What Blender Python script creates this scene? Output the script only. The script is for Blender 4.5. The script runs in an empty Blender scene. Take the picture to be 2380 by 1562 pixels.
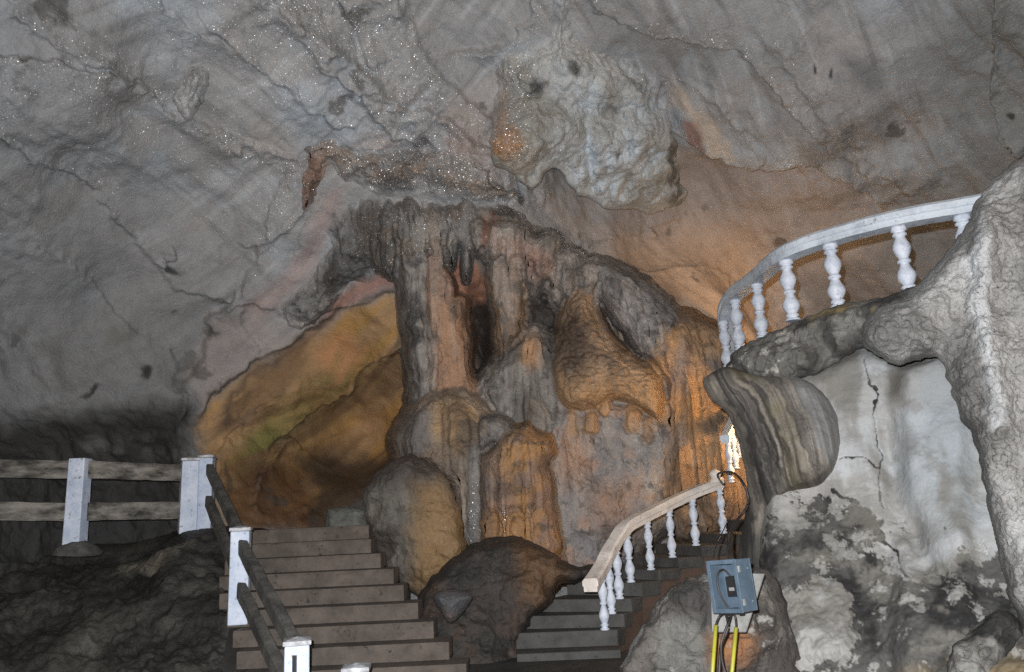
import bpy, math
import numpy as np
from mathutils import Matrix, Vector

# ------------------------------------------------------------------ camera, sky, sun, exposure
scene = bpy.context.scene
PITCH, ROLL, EYE = math.radians(12.65), math.radians(-2.7), (0.0, 0.0, 1.6)
cam = bpy.data.objects.new("camera", bpy.data.cameras.new("camera"))
scene.collection.objects.link(cam)
cam.data.sensor_width = 36.0
cam.data.lens = 28.03
cam.data.clip_start = 0.05
cam.data.clip_end = 400.0
RM = Matrix.Rotation(math.pi / 2 + PITCH, 4, 'X') @ Matrix.Rotation(ROLL, 4, 'Z')
cam.matrix_world = Matrix.Translation(EYE) @ RM
scene.camera = cam

SUN_ELEV, SUN_AZ = math.radians(4), math.radians(-3.0)   # low daylight coming in at the cave mouth, behind the viewer
world = bpy.data.worlds.new("World")
scene.world = world
world.use_nodes = True
wn = world.node_tree.nodes
wn.clear()
sky = wn.new("ShaderNodeTexSky")
sky.sky_type = 'NISHITA'
sky.sun_disc = False
sky.sun_elevation = SUN_ELEV
sky.sun_rotation = math.pi + SUN_AZ
bg = wn.new("ShaderNodeBackground")
bg.inputs["Strength"].default_value = 0.05
wo = wn.new("ShaderNodeOutputWorld")
world.node_tree.links.new(sky.outputs[0], bg.inputs[0])
world.node_tree.links.new(bg.outputs[0], wo.inputs[0])

sun = bpy.data.objects.new("sun", bpy.data.lights.new("sun", 'SUN'))
scene.collection.objects.link(sun)
sun.data.energy = 0.08
sun.data.angle = math.radians(20)
sun.data.color = (1.0, 0.975, 0.95)
# travels along +Y, slightly to the right and slightly down
sdir = Vector((math.sin(-SUN_AZ) * math.cos(SUN_ELEV), math.cos(SUN_AZ) * math.cos(SUN_ELEV), -math.sin(SUN_ELEV)))
sun.rotation_euler = sdir.to_track_quat('-Z', 'Y').to_euler()

# the flash unit of the photograph, beside and above the lens: the room is lit by it
flash = bpy.data.objects.new("flash_lamp", bpy.data.lights.new("flash_lamp", 'POINT'))
scene.collection.objects.link(flash)
flash.location = (-0.11, -0.05, 1.78)
flash.data.energy = 4300
flash.data.color = (0.965, 0.985, 1.0)
flash.data.shadow_soft_size = 0.03

scene.view_settings.view_transform = 'Standard'
scene.view_settings.look = 'None'
scene.view_settings.gamma = 1.0
scene.view_settings.exposure = 0.0
scene.view_settings.use_curve_mapping = False
scene.render.engine = 'CYCLES'
scene.cycles.max_bounces = 4
scene.cycles.use_denoising = False

# ------------------------------------------------------------------ helpers
C = scene.collection
R3 = np.array([[RM[i][j] for j in range(3)] for i in range(3)])
F = 1853.0


def at(x, y, Y):
    """survey point: bearing (x, y) on the survey photograph, Y metres into the cave -> world point"""
    x = np.asarray(x, float); y = np.asarray(y, float); Y = np.asarray(Y, float)
    v = np.stack(np.broadcast_arrays((x - 1190) / F, -(y - 781) / F, -np.ones_like(x + y)), -1) @ R3.T
    s = Y / v[..., 1]
    return v * s[..., None] + np.array(EYE)


def slope(x, y):
    """horizontal and vertical slope of that bearing"""
    v = np.stack(np.broadcast_arrays((x - 1190) / F, -(y - 781) / F, -np.ones_like(x + y)), -1) @ R3.T
    return v[..., 0] / v[..., 1], v[..., 2] / v[..., 1]


rng = np.random.default_rng(7)
TBL = rng.random((64, 64, 64)).astype(np.float32) * 2 - 1
TBLF = TBL.ravel()


def vn(p, s, seed=0):
    q = (np.asarray(p) * s + np.array([seed * 17.31, seed * 5.77, seed * 11.13])).astype(np.float32)
    i = np.floor(q).astype(np.int32)
    f = q - i
    f = f * f * (3 - 2 * f)
    x0, y0, z0 = i[..., 0] & 63, i[..., 1] & 63, i[..., 2] & 63
    x1, y1, z1 = (x0 + 1) & 63, (y0 + 1) & 63, (z0 + 1) & 63
    x0 = x0 << 12; x1 = x1 << 12; y0 = y0 << 6; y1 = y1 << 6
    fx, fy, fz = f[..., 0], f[..., 1], f[..., 2]
    g = TBLF
    a = g[x0 + y0 + z0]; a = a + (g[x1 + y0 + z0] - a) * fx
    b = g[x0 + y1 + z0]; b = b + (g[x1 + y1 + z0] - b) * fx
    c = g[x0 + y0 + z1]; c = c + (g[x1 + y0 + z1] - c) * fx
    d = g[x0 + y1 + z1]; d = d + (g[x1 + y1 + z1] - d) * fx
    a = a + (b - a) * fy; c = c + (d - c) * fy
    return a + (c - a) * fz


def fbm(p, s, o=4, seed=0, gain=0.5):
    r = 0; a = 1.0; t = 0
    for k in range(o):
        r = r + a * vn(p, s * 2.03 ** k, seed + k * 3); t += a; a *= gain
    return r / t * 1.6


def ridge(p, s, o=3, seed=0):
    r = 0; a = 1.0; t = 0
    for k in range(o):
        r = r + a * (1 - 2 * np.abs(vn(p, s * 2.03 ** k, seed + k * 3))); t += a; a *= 0.5
    return r / t


def worley(p, s, seed=0):
    q = (np.asarray(p) * s + seed * 3.7).astype(np.float32)
    i = np.floor(q).astype(np.int32)
    best = np.full(q.shape[:-1], 9.0, np.float32)
    for dx in (-1, 0, 1):
        for dy in (-1, 0, 1):
            for dz in (-1, 0, 1):
                c0, c1, c2 = (i[..., 0] + dx), (i[..., 1] + dy), (i[..., 2] + dz)
                h = ((c0 & 63) << 12) + ((c1 & 63) << 6) + (c2 & 63)
                d = 0
                for ax, (cc, k) in enumerate(((c0, 0), (c1, 777), (c2, 54321))):
                    o = TBLF[(h + k) % 262144] * 0.45 + 0.5
                    d = d + (cc + o - q[..., ax]) ** 2
                best = np.minimum(best, d)
    return np.sqrt(best)


def sst(a, b, x):
    t = np.clip((x - a) / (b - a), 0, 1)
    return t * t * (3 - 2 * t)


def S(r, g, b, k=1.2):
    v = np.array([r, g, b], float) / 255
    v = np.where(v < 0.04045, v / 12.92, ((v + 0.055) / 1.055) ** 2.4)
    return np.clip(v * k, 0.004, 0.8)


def mixc(c, col, m):
    m = np.clip(m, 0, 1)[..., None]
    return c * (1 - m) + np.asarray(col) * m


def polydist(x, y, pts):
    """distance to an open polyline, signed side, position 0..1 along it"""
    pts = np.asarray(pts, float)
    best = np.full(np.shape(x), 1e9); side = np.zeros(np.shape(x)); tt = np.zeros(np.shape(x))
    n = len(pts) - 1
    for k in range(n):
        a, b = pts[k], pts[k + 1]
        d = b - a
        L2 = d @ d + 1e-9
        t = np.clip(((x - a[0]) * d[0] + (y - a[1]) * d[1]) / L2, 0, 1)
        dx, dy = x - a[0] - t * d[0], y - a[1] - t * d[1]
        q = dx * dx + dy * dy
        m = q < best
        best = np.where(m, q, best)
        side = np.where(m, np.sign(d[0] * (y - a[1]) - d[1] * (x - a[0])), side)
        tt = np.where(m, (k + t) / n, tt)
    return np.sqrt(best), side, tt


def smooth_closed(pts, n=8, jit=0.0, seed=0):
    P = np.asarray(pts, float); m = len(P); out = []
    for i in range(m):
        p0, p1, p2, p3 = P[i - 1], P[i], P[(i + 1) % m], P[(i + 2) % m]
        for k in range(n):
            t = k / n
            out.append(0.5 * (2 * p1 + (p2 - p0) * t + (2 * p0 - 5 * p1 + 4 * p2 - p3) * t * t + (3 * p1 - p0 - 3 * p2 + p3) * t ** 3))
    out = np.array(out)
    if jit:
        q = np.stack([out[:, 0], out[:, 1], np.zeros(len(out))], -1)
        out[:, 0] += jit * fbm(q, 0.05, 3, seed + 1)
        out[:, 1] += jit * fbm(q, 0.05, 3, seed + 9)
    return out


def spline(pts, n=8):
    P = np.asarray(pts, float)
    Q = np.vstack([2 * P[0] - P[1], P, 2 * P[-1] - P[-2]]); out = []
    for i in range(1, len(Q) - 2):
        p0, p1, p2, p3 = Q[i - 1], Q[i], Q[i + 1], Q[i + 2]
        for k in range(n):
            t = k / n
            out.append(0.5 * (2 * p1 + (p2 - p0) * t + (2 * p0 - 5 * p1 + 4 * p2 - p3) * t * t + (3 * p1 - p0 - 3 * p2 + p3) * t ** 3))
    out.append(P[-1])
    return np.array(out)


def sdf(x, y, poly):
    """signed distance to a closed polygon (inside positive) and nearest outline point; looks only at near cells"""
    best = np.full(x.shape, 1e9); nx = np.zeros(x.shape); ny = np.zeros(x.shape); inside = np.zeros(x.shape, bool)
    n = len(poly)
    for k in range(n):
        a, b = poly[k], poly[(k + 1) % n]
        d = b - a
        t = np.clip(((x - a[0]) * d[0] + (y - a[1]) * d[1]) / (d @ d + 1e-9), 0, 1)
        qx, qy = a[0] + t * d[0], a[1] + t * d[1]
        q = (x - qx) ** 2 + (y - qy) ** 2
        m = q < best
        best = np.where(m, q, best); nx = np.where(m, qx, nx); ny = np.where(m, qy, ny)
        if a[1] != b[1]:
            c = ((a[1] > y) != (b[1] > y)) & (x < (b[0] - a[0]) * (y - a[1]) / (b[1] - a[1]) + a[0])
            inside ^= c
    s = np.sqrt(best)
    return np.where(inside, s, -s), nx, ny


def ell(x, y, cx, cy, rx, ry, rot=0, soft=0.5):
    c, s = math.cos(math.radians(rot)), math.sin(math.radians(rot))
    u = ((x - cx) * c + (y - cy) * s) / rx; v = (-(x - cx) * s + (y - cy) * c) / ry
    return 1 - sst(1 - soft, 1 + soft, np.sqrt(u * u + v * v))


def pmask(x, y, pts, soft=12):
    return sst(-soft, soft, sdf(x, y, np.asarray(pts, float))[0])


def line(x, y, pts, w):
    d, _, t = polydist(x, y, pts)
    return np.exp(-(d / w) ** 2)


def rbf(pts, vals):
    P = np.asarray(pts, float) / 1000.0; n = len(P)
    d = np.linalg.norm(P[:, None] - P[None], axis=-1)
    K = np.where(d > 0, d * d * np.log(d + 1e-12), 0)
    A = np.zeros((n + 3, n + 3)); A[:n, :n] = K + 1e-4 * np.eye(n)
    A[:n, n] = 1; A[:n, n + 1:] = P; A[n, :n] = 1; A[n + 1:, :n] = P.T
    w = np.linalg.solve(A, np.concatenate([vals, [0, 0, 0]]))

    def f(x, y):
        x = x / 1000; y = y / 1000
        r = w[n] + w[n + 1] * x + w[n + 2] * y
        for k in range(n):
            q = (x - P[k, 0]) ** 2 + (y - P[k, 1]) ** 2
            r = r + w[k] * 0.5 * q * np.log(q + 1e-12)
        return r
    return f


# ------------------------------------------------------------------ object helpers
def tag(o, label=None, cat=None, group=None, kind=None):
    if label: o["label"] = label
    if cat: o["category"] = cat
    if group: o["group"] = group
    if kind: o["kind"] = kind
    return o


def link(o, parent=None):
    C.objects.link(o)
    if parent is not None:
        o.parent = parent
        o.matrix_parent_inverse = parent.matrix_world.inverted()
    return o


def empty(name, loc):
    o = bpy.data.objects.new(name, None)
    o.location = loc
    o.empty_display_size = 0.2
    C.objects.link(o)
    o.matrix_world = Matrix.Translation(Vector(loc))
    return o


def meshobj(name, verts, faces, mat, parent=None, col=None, wet=None, smooth=True):
    verts = np.asarray(verts, np.float64)
    org = verts.mean(0)
    v = (verts - org).astype(np.float32)
    me = bpy.data.meshes.new(name)
    faces = np.asarray(faces, np.int32)
    k = faces.shape[1]
    me.vertices.add(len(v)); me.vertices.foreach_set("co", v.ravel())
    me.loops.add(faces.size); me.loops.foreach_set("vertex_index", faces.ravel())
    me.polygons.add(len(faces))
    me.polygons.foreach_set("loop_start", np.arange(0, faces.size, k, dtype=np.int32))
    me.update(calc_edges=True)
    me.polygons.foreach_set("use_smooth", np.full(len(faces), smooth))
    if col is not None:
        a = me.attributes.new("Col", 'FLOAT_COLOR', 'POINT')
        rgba = np.ones((len(v), 4), np.float32); rgba[:, :3] = col
        a.data.foreach_set("color", rgba.ravel())
    if wet is not None:
        a = me.attributes.new("wet", 'FLOAT', 'POINT')
        a.data.foreach_set("value", np.asarray(wet, np.float32))
    me.materials.append(mat)
    o = bpy.data.objects.new(name, me)
    o.location = org
    o.matrix_world = Matrix.Translation(Vector(org))
    link(o, parent)
    return o


def rawmesh(name, verts, faces, mat, parent=None, smooth=False, bevel=0.0):
    """mesh from lists of points and polygons, world coordinates; origin at the lowest middle"""
    verts = np.asarray(verts, float)
    org = verts.mean(0); org[2] = verts[:, 2].min()
    me = bpy.data.meshes.new(name)
    me.from_pydata([tuple(p) for p in verts - org], [], [tuple(f) for f in faces])
    me.update()
    for p in me.polygons: p.use_smooth = smooth
    me.materials.append(mat)
    o = bpy.data.objects.new(name, me)
    o.matrix_world = Matrix.Translation(Vector(org))
    link(o, parent)
    if bevel:
        m = o.modifiers.new("bevel", 'BEVEL'); m.width = bevel; m.segments = 2; m.limit_method = 'ANGLE'
    return o


def hexa(a, b):
    """eight corners (bottom four, top four) -> faces"""
    v = list(a) + list(b)
    f = [(3, 2, 1, 0), (4, 5, 6, 7), (0, 1, 5, 4), (1, 2, 6, 5), (2, 3, 7, 6), (3, 0, 4, 7)]
    return v, f


def box(name, x0, x1, y0, y1, z0, z1, mat, parent=None, bevel=0.01):
    v, f = hexa([(x0, y0, z0), (x1, y0, z0), (x1, y1, z0), (x0, y1, z0)], [(x0, y0, z1), (x1, y0, z1), (x1, y1, z1), (x0, y1, z1)])
    return rawmesh(name, v, f, mat, parent, bevel=bevel)


def beam(name, p, q, w, h, mat, parent=None, bevel=0.012, div=14, rough=0.006, seed=0, hand=False):
    """a weathered rail of section w x h whose centre runs from p to q (or along a list of points)"""
    pts = [np.asarray(a, float) for a in (p if hand else [p, q])]
    if not hand:
        pts = [pts[0] + (pts[1] - pts[0]) * k / div for k in range(div + 1)]
    sec = [(-.5, -.38), (-.38, -.5), (.38, -.5), (.5, -.38), (.5, .38), (.38, .5), (-.38, .5), (-.5, .38)] if not hand else \
          [(-.42, -.5), (.42, -.5), (.42, -.12), (.5, -.05), (.5, .3), (.36, .5), (-.36, .5), (-.5, .3), (-.5, -.05), (-.42, -.12)]
    V = []
    for i, c in enumerate(pts):
        t = pts[min(i + 1, len(pts) - 1)] - pts[max(i - 1, 0)]
        th = np.array([t[0], t[1], 0]); th /= np.linalg.norm(th) + 1e-9
        side = np.array([th[1], -th[0], 0])
        up = np.array([0, 0, 1.0])
        for (a, b) in sec:
            V.append(c + side * a * w + up * b * h)
    V = np.array(V)
    V += rough * np.stack([fbm(V, 9, 2, seed + k) for k in range(3)], -1)
    n = len(sec); Fc = []
    for i in range(len(pts) - 1):
        for k in range(n):
            Fc.append((i * n + k, i * n + (k + 1) % n, (i + 1) * n + (k + 1) % n, (i + 1) * n + k))
    Fc.append(tuple(reversed(range(n)))); Fc.append(tuple(range((len(pts) - 1) * n, len(pts) * n)))
    return rawmesh(name, V, Fc, mat, parent)


def tube(name, pts, r, mat, parent=None, sides=8, sp=6):
    P = spline(pts, sp) if len(pts) > 2 else np.asarray(pts, float)
    V = []; n = sides
    for i, c in enumerate(P):
        t = P[min(i + 1, len(P) - 1)] - P[max(i - 1, 0)]
        t = t / (np.linalg.norm(t) + 1e-9)
        a = np.cross(t, [0.31, 0.2, 0.93]); a /= np.linalg.norm(a) + 1e-9
        b = np.cross(t, a)
        for k in range(n):
            th = 2 * math.pi * k / n
            V.append(c + r * (a * math.cos(th) + b * math.sin(th)))
    Fc = [(i * n + k, i * n + (k + 1) % n, (i + 1) * n + (k + 1) % n, (i + 1) * n + k) for i in range(len(P) - 1) for k in range(n)]
    Fc.append(tuple(reversed(range(n)))); Fc.append(tuple(range((len(P) - 1) * n, len(P) * n)))
    return rawmesh(name, V, Fc, mat, parent, smooth=True)


def lathe_mesh(name, prof, mat, n=20):
    V = []; Fc = []
    for (z, r) in prof:
        for k in range(n):
            th = 2 * math.pi * k / n
            V.append((r * math.cos(th), r * math.sin(th), z))
    m = len(prof)
    for i in range(m - 1):
        for k in range(n):
            Fc.append((i * n + k, i * n + (k + 1) % n, (i + 1) * n + (k + 1) % n, (i + 1) * n + k))
    Fc.append(tuple(reversed(range(n)))); Fc.append(tuple(range((m - 1) * n, m * n)))
    me = bpy.data.meshes.new(name)
    me.from_pydata(V, [], Fc); me.update()
    for p in me.polygons: p.use_smooth = len(p.vertices) == 4
    me.materials.append(mat)
    return me


# ------------------------------------------------------------------ materials
def nodes(name):
    m = bpy.data.materials.new(name); m.use_nodes = True
    nt = m.node_tree; nt.nodes.clear()
    return m, nt, nt.nodes, nt.links


def mth(N, L, op, a, b=None, c=None):
    n = N.new("ShaderNodeMath"); n.operation = op
    for i, v in enumerate((a, b, c)):
        if v is None: continue
        if isinstance(v, (int, float)): n.inputs[i].default_value = v
        else: L.new(v, n.inputs[i])
    return n.outputs[0]


def noise(N, L, vec, s, d=6, r=0.6):
    n = N.new("ShaderNodeTexNoise"); n.inputs["Scale"].default_value = s
    n.inputs["Detail"].default_value = d; n.inputs["Roughness"].default_value = r
    if vec is not None: L.new(vec, n.inputs["Vector"])
    return n.outputs["Fac"]


def rock_mat(name, fine=30.0, bump=0.5, spark=0.0, rough=0.75, var=0.5, warp=(1, 1, 1)):
    m, nt, N, L = nodes(name)
    geo = N.new("ShaderNodeNewGeometry")
    mp = N.new("ShaderNodeMapping"); mp.inputs["Scale"].default_value = warp
    L.new(geo.outputs["Position"], mp.inputs["Vector"])
    pos = mp.outputs["Vector"]
    at_ = N.new("ShaderNodeAttribute"); at_.attribute_name = "Col"
    wt = N.new("ShaderNodeAttribute"); wt.attribute_name = "wet"
    n1 = noise(N, L, pos, 4.0, 8, 0.68); n2 = noise(N, L, pos, fine, 6, 0.7)
    a = mth(N, L, 'MULTIPLY_ADD', n1, var * 1.3, 1 - var * 0.65)
    b = mth(N, L, 'MULTIPLY_ADD', n2, var * 1.6, 1 - var * 0.8)
    ab = mth(N, L, 'MULTIPLY', a, b)
    mul = N.new("ShaderNodeVectorMath"); mul.operation = 'SCALE'
    L.new(at_.outputs["Color"], mul.inputs[0]); L.new(ab, mul.inputs["Scale"])
    h = mth(N, L, 'ADD', mth(N, L, 'MULTIPLY', noise(N, L, pos, fine * 0.45, 8, 0.65), 1.0), mth(N, L, 'MULTIPLY', n2, 0.45))
    bp = N.new("ShaderNodeBump"); bp.inputs["Strength"].default_value = bump; bp.inputs["Distance"].default_value = 0.05
    L.new(h, bp.inputs["Height"])
    pr = N.new("ShaderNodeBsdfPrincipled")
    L.new(mul.outputs[0], pr.inputs["Base Color"]); L.new(bp.outputs[0], pr.inputs["Normal"])
    pr.inputs["Roughness"].default_value = rough
    pr.inputs["Specular IOR Level"].default_value = 0.3
    out = N.new("ShaderNodeOutputMaterial")
    if spark:
        vo = N.new("ShaderNodeTexVoronoi"); vo.inputs["Scale"].default_value = 92.0
        L.new(geo.outputs["Position"], vo.inputs["Vector"])
        sub = N.new("ShaderNodeVectorMath"); sub.operation = 'SUBTRACT'; sub.inputs[1].default_value = (.5, .5, .5)
        L.new(vo.outputs["Color"], sub.inputs[0])
        sc = N.new("ShaderNodeVectorMath"); sc.operation = 'SCALE'; sc.inputs["Scale"].default_value = 3.2
        L.new(sub.outputs[0], sc.inputs[0])
        ad = N.new("ShaderNodeVectorMath"); ad.operation = 'ADD'
        L.new(geo.outputs["Normal"], ad.inputs[0]); L.new(sc.outputs[0], ad.inputs[1])
        nm = N.new("ShaderNodeVectorMath"); nm.operation = 'NORMALIZE'; L.new(ad.outputs[0], nm.inputs[0])
        gl = N.new("ShaderNodeBsdfGlossy"); gl.inputs["Roughness"].default_value = 0.42
        gl.inputs["Color"].default_value = (0.95, 0.97, 1.0, 1)
        L.new(nm.outputs[0], gl.inputs["Normal"])
        # crystals cluster: coarse patches x wet attribute
        pt = noise(N, L, pos, 2.6, 5, 0.75)
        pm = N.new("ShaderNodeMapRange"); pm.inputs[1].default_value = 0.38; pm.inputs[2].default_value = 0.62
        L.new(pt, pm.inputs[0])
        sx = N.new("ShaderNodeTexWhiteNoise"); L.new(vo.outputs["Position"], sx.inputs["Vector"])
        vr = mth(N, L, 'MULTIPLY_ADD', mth(N, L, 'POWER', sx.outputs["Value"], 3.0), 3.4, 0.1)
        fac = mth(N, L, 'MULTIPLY', vr, mth(N, L, 'MULTIPLY', mth(N, L, 'MULTIPLY', pm.outputs[0], wt.outputs["Fac"]), spark))
        fac = mth(N, L, 'MINIMUM', fac, 0.9)
        mx = N.new("ShaderNodeMixShader")
        L.new(fac, mx.inputs[0]); L.new(pr.outputs[0], mx.inputs[1]); L.new(gl.outputs[0], mx.inputs[2])
        L.new(mx.outputs[0], out.inputs[0])
    else:
        L.new(pr.outputs[0], out.inputs[0])
    return m


def plain_mat(name, c1, c2, scale=6.0, bump=0.2, rough=0.7, contrast=(0.4, 0.65), fine=60, c3=None, stretch=(1, 1, 1), metal=0.0, spec=0.4):
    m, nt, N, L = nodes(name)
    geo = N.new("ShaderNodeNewGeometry")
    mp = N.new("ShaderNodeMapping"); mp.inputs["Scale"].default_value = stretch
    L.new(geo.outputs["Position"], mp.inputs["Vector"]); pos = mp.outputs["Vector"]
    n1 = noise(N, L, pos, scale, 9, 0.68)
    rp = N.new("ShaderNodeValToRGB")
    rp.color_ramp.elements[0].position = contrast[0]; rp.color_ramp.elements[1].position = contrast[1]
    rp.color_ramp.elements[0].color = (*c1, 1); rp.color_ramp.elements[1].color = (*c2, 1)
    L.new(n1, rp.inputs[0])
    cc = rp.outputs[0]
    if c3 is not None:
        n3 = noise(N, L, pos, scale * 3.1, 8, 0.75)
        mr = N.new("ShaderNodeMapRange"); mr.inputs[1].default_value = 0.58; mr.inputs[2].default_value = 0.66
        L.new(n3, mr.inputs[0])
        mx = N.new("ShaderNodeMix"); mx.data_type = 'RGBA'
        L.new(mr.outputs[0], mx.inputs["Factor"]); L.new(cc, mx.inputs["A"]); mx.inputs["B"].default_value = (*c3, 1)
        cc = mx.outputs["Result"]
    bp = N.new("ShaderNodeBump"); bp.inputs["Strength"].default_value = bump; bp.inputs["Distance"].default_value = 0.02
    L.new(mth(N, L, 'ADD', noise(N, L, pos, fine, 6, 0.7), n1), bp.inputs["Height"])
    pr = N.new("ShaderNodeBsdfPrincipled")
    L.new(cc, pr.inputs["Base Color"]); L.new(bp.outputs[0], pr.inputs["Normal"])
    pr.inputs["Roughness"].default_value = rough; pr.inputs["Metallic"].default_value = metal
    pr.inputs["Specular IOR Level"].default_value = spec
    out = N.new("ShaderNodeOutputMaterial"); L.new(pr.outputs[0], out.inputs[0])
    return m


M = {
    'shell': rock_mat("limestone_vault", 46, 0.6, 0.34, 0.7, 0.5),
    'spark': rock_mat("crystalline_limestone", 30, 0.7, 0.7, 0.65, 0.5),
    'form': rock_mat("flowstone", 30, 0.8, 0.5, 0.6, 0.6),
    'rough': rock_mat("popcorn_rock", 22, 1.0, 0.0, 0.85, 0.55),
    'dark': rock_mat("dark_wet_rock", 20, 0.9, 0.04, 0.6, 0.8),
    'plaster': rock_mat("old_plaster", 45, 0.3, 0.0, 0.9, 0.3),
    'white': plain_mat("white_paint", tuple(S(168, 180, 200, 1.0)), tuple(S(196, 203, 218, 1.0)), 5, 0.3, 0.6, c3=tuple(S(112, 110, 108, 1.0))),
    'baluster': plain_mat("baluster_paint", tuple(S(174, 181, 196, .95)), tuple(S(204, 210, 222, .95)), 9, 0.25, 0.55, (0.35, 0.55), c3=tuple(S(128, 122, 116, .95))),
    'rail': plain_mat("handrail_paint", tuple(S(158, 166, 178, .92)), tuple(S(198, 205, 214, .92)), 3.5, 0.3, 0.6, (0.3, 0.5), c3=tuple(S(124, 124, 124, .9))),
    'rail2': plain_mat("lamp_tinted_handrail_paint", tuple(S(186, 176, 168, .95)), tuple(S(220, 210, 202, .95)), 3.5, 0.25, 0.6, (0.3, 0.55), c3=tuple(S(128, 116, 108, .9))),  # lower rail: warm cast of the lamp light put into the paint colour
    'cap': plain_mat("post_cap", tuple(S(120, 120, 122)), tuple(S(185, 187, 192)), 9, 0.3, 0.75),
    'board': plain_mat("weathered_rail", tuple(S(46, 44, 42)), tuple(S(126, 122, 116)), 3.0, 0.8, 0.85, (0.38, 0.62), stretch=(0.6, 1, 2.2)),
    'board2': plain_mat("dark_weathered_rail", tuple(S(44, 43, 42)), tuple(S(92, 90, 86)), 3.5, 0.8, 0.85, (0.35, 0.65)),
    'step': plain_mat("step_concrete", tuple(S(58, 52, 48)), tuple(S(92, 83, 76)), 4, 0.5, 0.8, (0.3, 0.7), fine=90, c3=tuple(S(40, 37, 35))),
    'step2': plain_mat("stair_concrete", tuple(S(48, 47, 46)), tuple(S(76, 75, 73)), 4, 0.5, 0.7, (0.3, 0.7), fine=90, c3=tuple(S(36, 35, 34))),
    'stairwall': plain_mat("stair_side", tuple(S(60, 48, 42)), tuple(S(92, 74, 64)), 2.5, 0.5, 0.8, (0.3, 0.7)),
    'floor': plain_mat("cave_floor", tuple(S(38, 36, 34)), tuple(S(62, 58, 54)), 2, 0.6, 0.8),
    'box': plain_mat("box_paint", tuple(S(88, 106, 122, .55)), tuple(S(112, 130, 148, .55)), 6, 0.1, 0.4),
    'black': plain_mat("black_plastic", (0.012, 0.012, 0.014), (0.022, 0.022, 0.024), 8, 0.05, 0.4),
    'cable': plain_mat("cable_rubber", (0.02, 0.017, 0.017), (0.045, 0.035, 0.035), 8, 0.05, 0.5),
    'yellow': plain_mat("yellow_conduit", tuple(S(190, 185, 60, .55)), tuple(S(205, 200, 80, .55)), 8, 0.05, 0.45),
    'grey': plain_mat("grey_plate", tuple(S(120, 120, 118, .8)), tuple(S(150, 150, 148, .8)), 8, 0.2, 0.7),
}

# ------------------------------------------------------------------ cave shell
def warpxy(x, y, a, s=0.012, seed=0):
    q = np.stack([x, y, np.zeros_like(x)], -1)
    return x + a * fbm(q, s, 4, seed + 40), y + a * fbm(q, s, 4, seed + 80)


def grid_faces(ny, nx):
    i = np.arange(ny - 1)[:, None] * nx + np.arange(nx - 1)[None]
    return np.stack([i, i + nx, i + nx + 1, i + 1], -1).reshape(-1, 4)


def grid_normals(W):
    du = np.gradient(W, axis=1); dv = np.gradient(W, axis=0)
    n = np.cross(dv, du)
    n /= np.linalg.norm(n, axis=-1, keepdims=True) + 1e-9
    toc = np.array(EYE) - W
    s = np.sign((n * toc).sum(-1)); s[s == 0] = 1
    return n * s[..., None]


def full(x, col):
    return np.ones(x.shape + (3,)) * np.asarray(col)


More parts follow.
